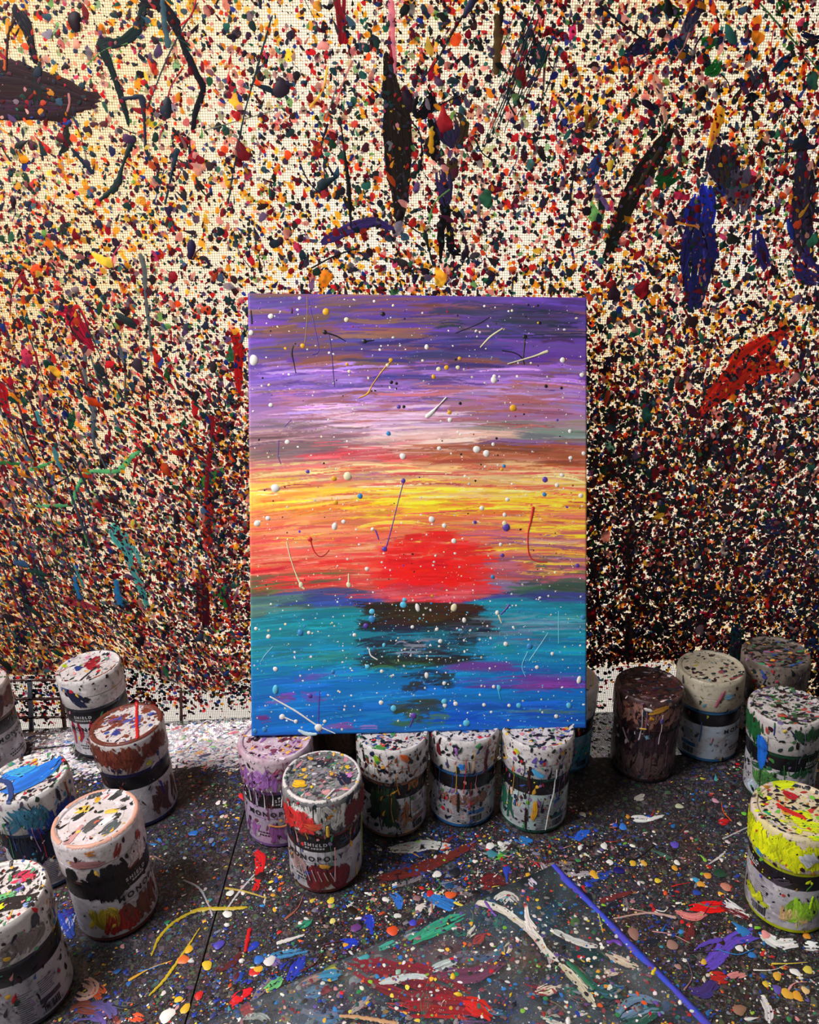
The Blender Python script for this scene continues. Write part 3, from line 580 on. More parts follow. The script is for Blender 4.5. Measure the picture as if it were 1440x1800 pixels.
# broad smears and named drops on the table (photo pixels: x, y, width in photo pixels there)
def on_table(px, py):
    d = ray(px, py); z = 0.0
    for _ in range(12):
        P = CP + d * (z - CAMZ) / d[2]; z = float(table_z(P[0]))
    return P
def pxm(P): return project(P)[1] / F
TM = [
 ((206, 22, 28), [(462, 1486, 16), (458, 1510, 18), (455, 1540, 9), (448, 1562, 10)], .0016), ((206, 26, 30), [(440, 1632, 8), (435, 1655, 7), (431, 1675, 6)], .0014),
 ((196, 170, 40), [(266, 1682, 3), (282, 1646, 6), (312, 1618, 6), (352, 1600, 8), (398, 1598, 8), (436, 1596, 5)], .001), ((206, 176, 44), [(352, 1632, 2), (320, 1680, 5), (290, 1722, 6), (262, 1752, 3)], .001), ((176, 150, 50), [(395, 1562, 5), (430, 1568, 4), (470, 1580, 3)], .001),
 ((200, 160, 150), [(126, 1730, 14), (150, 1726, 20), (166, 1740, 16), (150, 1754, 14), (130, 1750, 10)], .003), ((190, 80, 40), [(168, 1738, 18), (180, 1752, 20)], .002), ((120, 60, 50), [(110, 1770, 24), (140, 1770, 22), (170, 1778, 16)], .002),
 ((92, 76, 140), [(150, 1780, 30), (176, 1776, 34), (190, 1790, 26)], .0016), ((30, 60, 150), [(106, 1604, 16), (124, 1620, 22), (140, 1640, 12)], .002), ((150, 150, 178), [(110, 1640, 12), (130, 1626, 20), (146, 1610, 14)], .0016), ((40, 24, 120), [(110, 1610, 14), (126, 1604, 14)], .003),
 ((226, 224, 220), [(690, 1494, 14), (722, 1490, 26), (756, 1486, 20), (786, 1488, 10)], .0014), ((110, 40, 34), [(668, 1545, 16), (730, 1530, 22), (790, 1506, 16), (830, 1484, 8)], .0012), ((100, 30, 34), [(850, 1556, 22), (868, 1546, 26), (884, 1552, 18)], .0014),
 ((42, 116, 196), [(752, 1576, 12), (780, 1586, 26), (796, 1594, 20)], .0016), ((48, 110, 200), [(690, 1572, 12), (700, 1580, 16), (704, 1596, 8)], .0016), ((40, 60, 190), [(640, 1622, 16), (650, 1610, 12), (652, 1640, 14)], .0016), ((36, 60, 200), [(606, 1660, 20), (624, 1656, 12)], .0016), ((38, 56, 180), [(510, 1720, 10), (524, 1700, 22), (532, 1684, 14)], .0014),
 ((40, 130, 100), [(526, 1632, 12), (540, 1624, 14), (546, 1618, 7)], .0016), ((100, 180, 110), [(470, 1738, 12), (486, 1730, 18), (492, 1722, 10)], .0016), ((120, 90, 140), [(478, 1686, 18), (488, 1694, 16)], .001), ((216, 210, 206), [(486, 1660, 8), (510, 1652, 7), (536, 1644, 4)], .001),
 ((206, 150, 140), [(532, 1728, 12), (560, 1716, 12), (576, 1710, 6)], .0016), ((104, 170, 210), [(540, 1748, 14), (556, 1744, 24), (566, 1738, 12)], .0018), ((120, 170, 210), [(548, 1784, 22), (580, 1788, 30), (600, 1784, 12)], .0018), ((200, 170, 190), [(530, 1776, 10), (560, 1782, 12), (590, 1784, 10)], .0016),
 ((220, 24, 36), [(404, 1766, 12), (420, 1752, 20), (440, 1742, 12)], .0022), ((206, 30, 40), [(430, 1770, 18), (436, 1786, 12)], .002), ((226, 80, 40), [(232, 1788, 16), (246, 1792, 14)], .002), ((226, 210, 196), [(430, 1790, 10), (456, 1786, 12), (470, 1794, 8)], .0016),
 ((226, 20, 22), [(1210, 1596, 10), (1240, 1594, 22), (1268, 1594, 24)], .0018), ((226, 224, 228), [(1278, 1588, 14), (1300, 1600, 24), (1326, 1606, 12)], .0018), ((226, 130, 130), [(1190, 1604, 8), (1216, 1612, 16), (1240, 1606, 8)], .0014), ((196, 160, 150), [(1078, 1616, 3), (1140, 1606, 4), (1190, 1614, 6)], .001), ((110, 24, 30), [(1270, 1596, 8), (1306, 1608, 14), (1318, 1612, 8)], .002),
 ((98, 70, 190), [(1242, 1700, 16), (1262, 1684, 22), (1278, 1660, 16), (1300, 1648, 22), (1326, 1642, 24)], .0016), ((98, 72, 186), [(1220, 1674, 2), (1238, 1660, 7), (1270, 1652, 9)], .0012), ((60, 44, 110), [(1216, 1742, 14), (1240, 1746, 20), (1256, 1724, 20)], .0012), ((190, 36, 36), [(1254, 1716, 16), (1276, 1722, 20)], .0016), ((206, 130, 126), [(1284, 1718, 12), (1308, 1712, 12)], .0014),
 ((200, 192, 170), [(1234, 1722, 16), (1242, 1724, 14)], .0014), ((226, 224, 222), [(1352, 1634, 18), (1372, 1640, 24), (1392, 1644, 12)], .0018), ((230, 228, 228), [(1418, 1662, 18), (1436, 1664, 18)], .0018), ((206, 200, 206), [(1344, 1758, 18), (1350, 1774, 12), (1352, 1796, 9)], .0012),
 ((232, 230, 230), [(1116, 1440, 14), (1128, 1440, 20), (1138, 1440, 10)], .002), ((226, 224, 224), [(1138, 1442, 8), (1154, 1438, 8), (1168, 1434, 3)], .0012), ((226, 150, 50), [(1100, 1437, 10), (1108, 1436, 12)], .0014), ((36, 80, 200), [(1078, 1454, 12), (1084, 1448, 8)], .0012), ((196, 30, 34), [(1266, 1444, 10), (1278, 1446, 14)], .0016), ((206, 150, 170), [(1252, 1404, 8), (1264, 1412, 10)], .001),
 ((36, 90, 200), [(1014, 1478, 10), (1024, 1466, 14), (1034, 1462, 6)], .0014), ((232, 230, 228), [(1016, 1489, 16), (1024, 1492, 18)], .002), ((40, 110, 180), [(914, 1476, 16), (932, 1480, 16)], .001), ((90, 170, 60), [(872, 1508, 10), (886, 1504, 12)], .0014), ((20, 30, 22), [(904, 1494, 16), (912, 1492, 16)], .0014), ((206, 34, 36), [(964, 1488, 12), (968, 1489, 12)], .0016),
 ((36, 60, 200), [(1036, 1552, 16), (1032, 1560, 12)], .0016), ((226, 80, 36), [(1166, 1570, 14), (1174, 1572, 14)], .0018), ((226, 220, 220), [(1120, 1553, 16), (1126, 1554, 16)], .0018), ((220, 200, 206), [(1275, 1478, 6), (1284, 1484, 8)], .001), ((190, 186, 186), [(1270, 1476, 3), (1300, 1462, 3), (1326, 1450, 1.5)], .0008), ((210, 204, 204), [(1246, 1520, 2), (1264, 1508, 4), (1276, 1498, 2)], .0008),
 ((190, 186, 176), [(1118, 1406, 10), (1128, 1402, 12), (1132, 1398, 6)], .0014), ((210, 204, 190), [(1018, 1430, 8), (1030, 1434, 10)], .0016), ((220, 160, 40), [(1036, 1430, 4), (1040, 1434, 3)], .002),
 ((196, 184, 196), [(330, 1298, 3), (360, 1268, 3), (384, 1240, 2)], .0008), ((180, 170, 176), [(314, 1330, 3), (346, 1300, 3)], .0008), ((30, 26, 32), [(60, 1318, 4), (120, 1312, 4), (150, 1308, 3)], .0008), ((206, 200, 206), [(448, 1538, 3), (420, 1570, 4), (396, 1604, 3)], .001),
 ((180, 180, 190), [(322, 1548, 3), (350, 1562, 4), (366, 1590, 3), (374, 1612, 4)], .001), ((226, 224, 220), [(404, 1628, 10), (394, 1626, 8)], .0018), ((200, 200, 200), [(340, 1686, 5), (334, 1690, 7), (342, 1692, 5)], .0016), ((90, 30, 34), [(380, 1706, 6), (404, 1696, 12), (424, 1676, 6)], .001), ((90, 30, 36), [(412, 1716, 22), (422, 1718, 24)], .0012), ((228, 226, 222), [(428, 1686, 14), (422, 1694, 6)], .0018),
]
# ------------------------------------------------------------------ jars
JH, JR = 0.136, 0.0468
RB = 0.0438
Z_LID, Z_BAND, Z_LAB, Z_RING = 0.655 * JH, 0.612 * JH, 0.465 * JH, 0.055 * JH
def lathe(profile, seg=56):
    P = np.array(profile); a = np.arange(seg) * 2 * np.pi / seg
    V = np.stack([P[:, None, 0] * np.cos(a), P[:, None, 0] * np.sin(a), np.repeat(P[:, 1:2], seg, 1)], -1).reshape(-1, 3)
    i = np.arange(len(P) - 1)[:, None] * seg; k = np.arange(seg)[None]
    q = np.stack([i + k, i + (k + 1) % seg, i + seg + (k + 1) % seg, i + seg + k], -1).reshape(-1, 4)
    return V, q
def rim_r(z):
    """outer radius of the jar at height z"""
    return np.interp(z, [0, 0.003, 0.007, Z_LID - 0.004, Z_LID - 0.001, Z_LID, 0.80 * JH, 0.81 * JH, 0.965 * JH, JH],
                     [0.0415, 0.0432, RB, RB, RB + 0.0008, JR - 0.0009, JR - 0.0006, JR, JR + 0.0001, JR - 0.0018])
BODY = lathe([(0.0005, 0.001), (0.040, 0.0), (0.0428, 0.002), (0.0438, 0.006), (RB, Z_RING), (RB, Z_BAND), (RB + 0.0004, Z_BAND + 0.001), (RB + 0.0004, Z_LID + 0.004), (RB - 0.004, Z_LID + 0.005)])
LID = lathe([(RB - 0.002, Z_LID + 0.003), (JR - 0.0012, Z_LID), (JR - 0.0005, Z_LID + 0.001), (JR - 0.0004, 0.800 * JH), (JR - 0.0012, 0.803 * JH), (JR - 0.0012, 0.809 * JH), (JR, 0.813 * JH),
             (JR + 0.0001, 0.958 * JH), (JR - 0.0006, 0.985 * JH), (JR - 0.0022, JH), (0.0412, JH), (0.0402, JH - 0.0008), (0.0397, JH - 0.0024), (0.0300, JH - 0.0024), (0.0296, JH - 0.0020), (0.0286, JH - 0.0020), (0.0282, JH - 0.0024), (0.0004, JH - 0.0022)], 64)
LABEL = lathe([(RB + 0.0003, Z_RING), (RB + 0.0004, Z_RING + 0.0004), (RB + 0.0004, Z_LAB), (RB + 0.0002, Z_LAB)])
BAND = lathe([(RB + 0.0003, Z_LAB + 0.0001), (RB + 0.0005, Z_LAB + 0.0004), (RB + 0.0005, Z_BAND - 0.0006), (RB + 0.0003, Z_BAND)])
def lid_z(r): return np.interp(r, [0, 0.0392, 0.0404, 0.0415, JR - 0.002, JR - 0.0006], [JH - 0.0022, JH - 0.0023, JH - 0.0006, JH + 0.0001, JH + 0.0001, JH - 0.002])
def lid_map(u, v, h):
    r = np.hypot(u, v); k = np.minimum(1, (JR - 0.0006) / np.maximum(r, 1e-9)); u, v = u * k, v * k
    return np.stack([u, v, lid_z(np.minimum(r, JR - 0.0006)) + h], 1)
def side_map_at(front):
    def f(u, v, h):                                    # u = arc length right of the face turned to the camera, v = height
        v = np.clip(v, 0.001, JH - 0.0005); R = rim_r(v) + h + 0.0005; a = front + u / JR
        return np.stack([R * np.cos(a), R * np.sin(a), v], 1)
    return f
_text = {}
def text_mesh(s, size):
    if (s, size) not in _text:
        cu = bpy.data.curves.new('t', 'FONT'); cu.body = s; cu.size = size; cu.space_character = 1.45; cu.resolution_u = 3; cu.offset = size * 0.035
        o = bpy.data.objects.new('t', cu); COL.objects.link(o); bpy.context.view_layer.update()
        ev = o.evaluated_get(bpy.context.evaluated_depsgraph_get()); me = ev.to_mesh()
        me.calc_loop_triangles()
        V = np.array([v.co[:] for v in me.vertices]); T = np.array([t.vertices[:] for t in me.loop_triangles])
        ev.to_mesh_clear(); bpy.data.objects.remove(o); bpy.data.curves.remove(cu)
        _text[(s, size)] = (V, T)
    return _text[(s, size)]
INK = plain('black_ink', (20, 18, 22), 0.5); WHITE_INK = plain('white_ink', (214, 212, 214), 0.5)
BLACK_BAND = plain('black_band', (18, 16, 20), 0.32, (30, 27, 32), 60)
def grimy(name, c, c2, rough):
    m, nt, b, _ = new_mat(name); c, c2 = np.asarray(c, float), np.asarray(c2, float)
    o = noise_mix(nt, c, c2, 42, .4, .62, 6); o = noise_mix(nt, o, c2 * .62, 75, .56, .70, 6, fac=.75); o = noise_mix(nt, o, c * np.array([.62, .5, .52]), 28, .58, .72, 5, fac=.6)
    o = noise_mix(nt, o, c * .42, 150, .62, .70, 3, fac=.8); o = noise_mix(nt, o, np.minimum(c * 1.06, 250), 60, .60, .66, 5)
    nt.links.new(o, b.inputs['Base Color']); b.inputs['Roughness'].default_value = rough; bump(nt, b, 220, .0008, .5); return m
_mats = {}
def cached(name, c, rough, c2=None, scale=60):
    k = (name, tuple(c))
    if k not in _mats: _mats[k] = plain(name, c, rough, c2, scale)
    return _mats[k]

def jar_root(px, py):
    """find the base point on the table whose lid centre falls on this photo point"""
    b = on_z(px, py, JH)[:2]
    for _ in range(25):
        def lidc(b):
            s = table_slope(b[0]); n = np.array([-s, 0, 1]) / math.hypot(s, 1)
            return project(np.array([b[0], b[1], float(table_z(b[0]))]) + n * JH)[0]
        e = np.array([px, py]) - lidc(b)
        J = np.stack([(lidc(b + d) - lidc(b)) / 1e-4 for d in (np.array([1e-4, 0]), np.array([0, 1e-4]))], 1)
        b = b + np.linalg.solve(J, e)
    return b

def lettering(word, mat, size, ang0, z, front, root, name="lettering", dr=0.0015, up=0.0):
    V, T = text_mesh(word, size); a = front + math.radians(ang0) + V[:, 0] / RB
    R = RB + dr
    return mesh_obj(name, np.stack([R * np.cos(a), R * np.sin(a), z + V[:, 1]], 1), T, mat, root, smooth=False)
def bars(name, rects, mat, front, root, dr=0.0007):
    """rects on the label: (angle0, angle1, z0, z1) in degrees and metres"""
    Vs, Qs, o = [], [], 0
    for a0, a1, z0, z1 in rects:
        n = max(2, int(abs(a1 - a0) / 5) + 1); a = front + np.radians(np.linspace(a0, a1, n)); R = RB + dr
        V = np.concatenate([np.stack([R * np.cos(a), R * np.sin(a), np.full(n, z)], 1) for z in (z0, z1)]); i = np.arange(n - 1)
        Vs.append(V); Qs.append(np.stack([i, i + 1, i + n + 1, i + n], 1) + o); o += 2 * n
    return tag(mesh_obj(name, np.concatenate(Vs), np.concatenate(Qs), mat, root, smooth=False), kind='stuff')

JPOS = []
JD = [(6, (26, 22, 28)), (2, (50, 20, 28)), (2, (26, 40, 60)), (1.5, (30, 50, 46)), (1, (70, 60, 70))]
def jar(spec, idx):
    g = np.random.default_rng(100 + idx)
    px, py = spec['at']; b = jar_root(px, py); s = table_slope(b[0]); JPOS.append((b[0], b[1]))
    root = empty('paint_jar', (b[0], b[1], float(table_z(b[0])) + 0.0008), (0, -math.atan(s), 0))
    tag(root, spec['label'], 'paint jar', 'paint jars standing on the table')
    front = math.atan2(-b[1], -b[0])
    pc = spec['paint']
    body = mesh_obj('body', *BODY, cached('jar_plastic', pc, 0.35), root, sharp=40)
    lid = mesh_obj('lid', *LID, grimy('lid_plastic', spec.get('lid', (222, 216, 216)), spec.get('lid2', (200, 190, 190)), 0.45), root, sharp=40)
    mesh_obj('label_wrap', *LABEL, grimy('label_paper', spec.get('paper', (206, 202, 208)), spec.get('paper2', (170, 164, 172)), 0.5), root, sharp=40)
    mesh_obj('label_band', *BAND, BLACK_BAND, root, sharp=40)
    sm = side_map_at(front)
    if 'shield' in spec:
        a = spec['shield']
        lettering('SHIELD', WHITE_INK, 0.0062, a, Z_LAB + 0.0095, front, root)
        bars('fine_print', [(a + k * 4.6, a + k * 4.6 + 3.4, Z_LAB + 0.0045, Z_LAB + 0.0068) for k in range(7)], WHITE_INK, front, root)
    if 'word' in spec:
        a = spec['word']
        lettering('MONOPOLY', INK, 0.0098, a, Z_LAB - 0.0125, front, root)
        bars('label_rule', [(a + 4, a + 78, Z_LAB - 0.0165, Z_LAB - 0.0161)], INK, front, root)
        bars('fine_print', [(a + 14 + k * 5 + j * 3, a + 14 + k * 5 + j * 3 + 3.6, Z_LAB - 0.040 - j * .0045, Z_LAB - 0.0378 - j * .0045) for j in range(2) for k in range(8)], INK, front, root)
    if 'code' in spec:
        a = spec['code']; z0 = Z_RING + 0.003
        t, R_ = a, []
        while t < a + 22:
            w = g.choice([0.5, 0.9, 1.4]); R_.append((t, t + w, z0, z0 + 0.010)); t += w + g.choice([0.5, 0.9])
        bars('barcode', R_, INK, front, root)
        bars('colour_strip', [(a - 3, a + 27, z0 + 0.0125, z0 + 0.0185)], body.data.materials[0], front, root)
        bars('fine_print', [(a - 30 + g.uniform(0, 2), a - 30 + g.uniform(14, 24), z0 + k * 0.0026, z0 + k * 0.0026 + 0.0007) for k in range(15)]
             + [(a, a + g.uniform(14, 26), z0 + 0.024 + k * 0.0026, z0 + 0.0247 + k * 0.0026) for k in range(7)], cached('grey_ink', (70, 68, 78), .6), front, root)
    if spec.get('n_side', 170) >= 120:                 # thin runs down the side
        dr = []
        for k in range(spec['n_side'] // 9):
            a = g.uniform(-1.4, 1.4) * JR; t = JH * g.uniform(.45, .98); e = max(.004, t - JH * g.uniform(.06, .42)); w = g.uniform(.0004, .0015)
            q = pick(spec.get('pal_side', spec['pal']), 1, g)[0]
            dr.append(([(a, t, w), (a + g.normal(0, .0012), (t + e) / 2, w * .7), (a + g.normal(0, .002), e, w * g.uniform(.8, 2))], np.clip(q, 0, 1) ** (1 / 2.2) * 255, w * .25, .0008, 1))
        strands('paint_runs', dr, sm, PAINT, body, g)
    # painted smears: ('lid'|'side', colour, pts, height)
    c, s_ = math.cos(front + math.pi / 2), math.sin(front + math.pi / 2)
    def lid_view(u, v, h):                             # u to the right in the picture, v away
        return lid_map(u * c - v * (-s_) * -1, u * s_ + v * c, h)
    smear = {lid.name: [], body.name: []}
    for m in spec.get('marks', ()):
        where, col, pts = m[:3]; h = m[3] if len(m) > 3 else 0.0007; bs = m[4] if len(m) > 4 else 0.0003
        q = [(x * JR, y * JR, w * JR) for x, y, w in pts] if where == 'lid' else [(math.radians(a) * JR, z * JH, w * JR) for a, z, w in pts]
        par = lid if where == 'lid' or pts[0][1] > 0.66 else body; mp = lid_view if where == 'lid' else sm; wm = max(p[2] for p in q)
        if wm > 0.11 * JR or len(m) > 5: brush('paint_mark', q, col, mp, h * .3, bs, PAINT, par, 1, g, max(.0013, wm / 6), .3, 2.0 if len(m) > 5 else (4.5 if wm > .25 * JR else 2.8), .12, collect=(smear[par.name] if len(m) > 5 else None))
        else: stroke('paint_mark', q, col, mp, h, bs, PAINT, par, 1, 0.3, g)
    for par in (lid, body):
        if smear[par.name]: joined('paint_smears', smear[par.name], PAINT, par)
    # spatter: lid and sides
    pal = spec['pal']; n = int(spec.get('n_lid', 130) * 2.2)
    rr = 0.0445 * np.sqrt(g.uniform(0, 1, n)); aa = g.uniform(0, 6.28, n); size = spec.get('size', 1.0)
    r = (0.00025 + 0.0030 * g.uniform(0, 1, n) ** 4.0) * size
    tag(build_splats('spatter', np.stack([rr * np.cos(aa), rr * np.sin(aa)], 1), r, 1 + g.exponential(.8, n), g.normal(0.5, .5, n), pick(pal, n, g), lid_view, r * .16, g.uniform(.0002, .0007, n), PAINT, lid, 8, False, np.where(g.uniform(0, 1, n) < .2, 1.2, 0), g), kind='stuff')
    n = int(spec.get('n_side', 170) * 3.2)
    u = g.uniform(-1.75, 1.75, n) * JR; v = JH * (0.02 + 0.96 * g.uniform(0, 1, n) ** spec.get('fall', 0.75)); r = (0.00025 + 0.0030 * g.uniform(0, 1, n) ** 4.0) * size
    if 'word' in spec:                                 # the printed word stays mostly readable
        v = np.where((v > Z_LAB - .0145) & (v < Z_LAB - .001) & (g.uniform(0, 1, n) < .85), v + .03, v)
    tag(build_splats('spatter', np.stack([u, v], 1), r, 1 + g.exponential(.9, n), g.normal(1.35, .45, n), pick(spec.get('pal_side', pal), n, g), sm, r * .16, g.uniform(.0002, .0007, n), PAINT, body, 8, False, np.where(g.uniform(0, 1, n) < .25, 1.2, 0), g), kind='stuff')
    return root

W_ = (226, 218, 220)
MIX = JD + [(1.4, (196, 40, 50)), (1.2, (50, 90, 160)), (1, (226, 170, 60)), (1, (70, 140, 90)), (1, (150, 110, 160)), (1, (206, 140, 140))]
def cluster(where, col, cx, cy, sx, sy, n, w, seed, h=.0007, base=.0004):
    g = np.random.default_rng(seed); out = []
    for _ in range(n):
        x, y = g.normal(cx, sx), g.normal(cy, sy); L = w * g.uniform(.6, 2)
        k = (1, 1) if where == 'lid' else (57, .35)
        out.append((where, col, [(x, y, w * g.uniform(.5, 1)), (x + L * k[0] * .7, y + L * .25 * k[1], w * g.uniform(.4, 1)), (x + L * k[0], y + L * .1 * k[1], w * .5)], h, base, 1))
    return out
def wash(col, a0, a1, z0, z1, n, w, seed, h=.0005, base=.0003):
    """overlapping downward smears covering part of the side"""
    g = np.random.default_rng(seed); out = []
    for k in range(n):
        w_ = w * .8
        a = g.uniform(a0, a1); t = z1 - (z1 - z0) * g.uniform(0, .35); e = z0 + (z1 - z0) * g.uniform(0, .4)
        cc = np.clip(np.array(col) * g.uniform(.8, 1.2), 0, 255)
        out.append(('side', cc, [(a, t, w * g.uniform(.6, 1)), (a + g.normal(0, 5), (t + e) / 2, w * g.uniform(.7, 1.1)), (a + g.normal(0, 8), e, w * .5)], h, base + .000006 * k, 1))
    return out
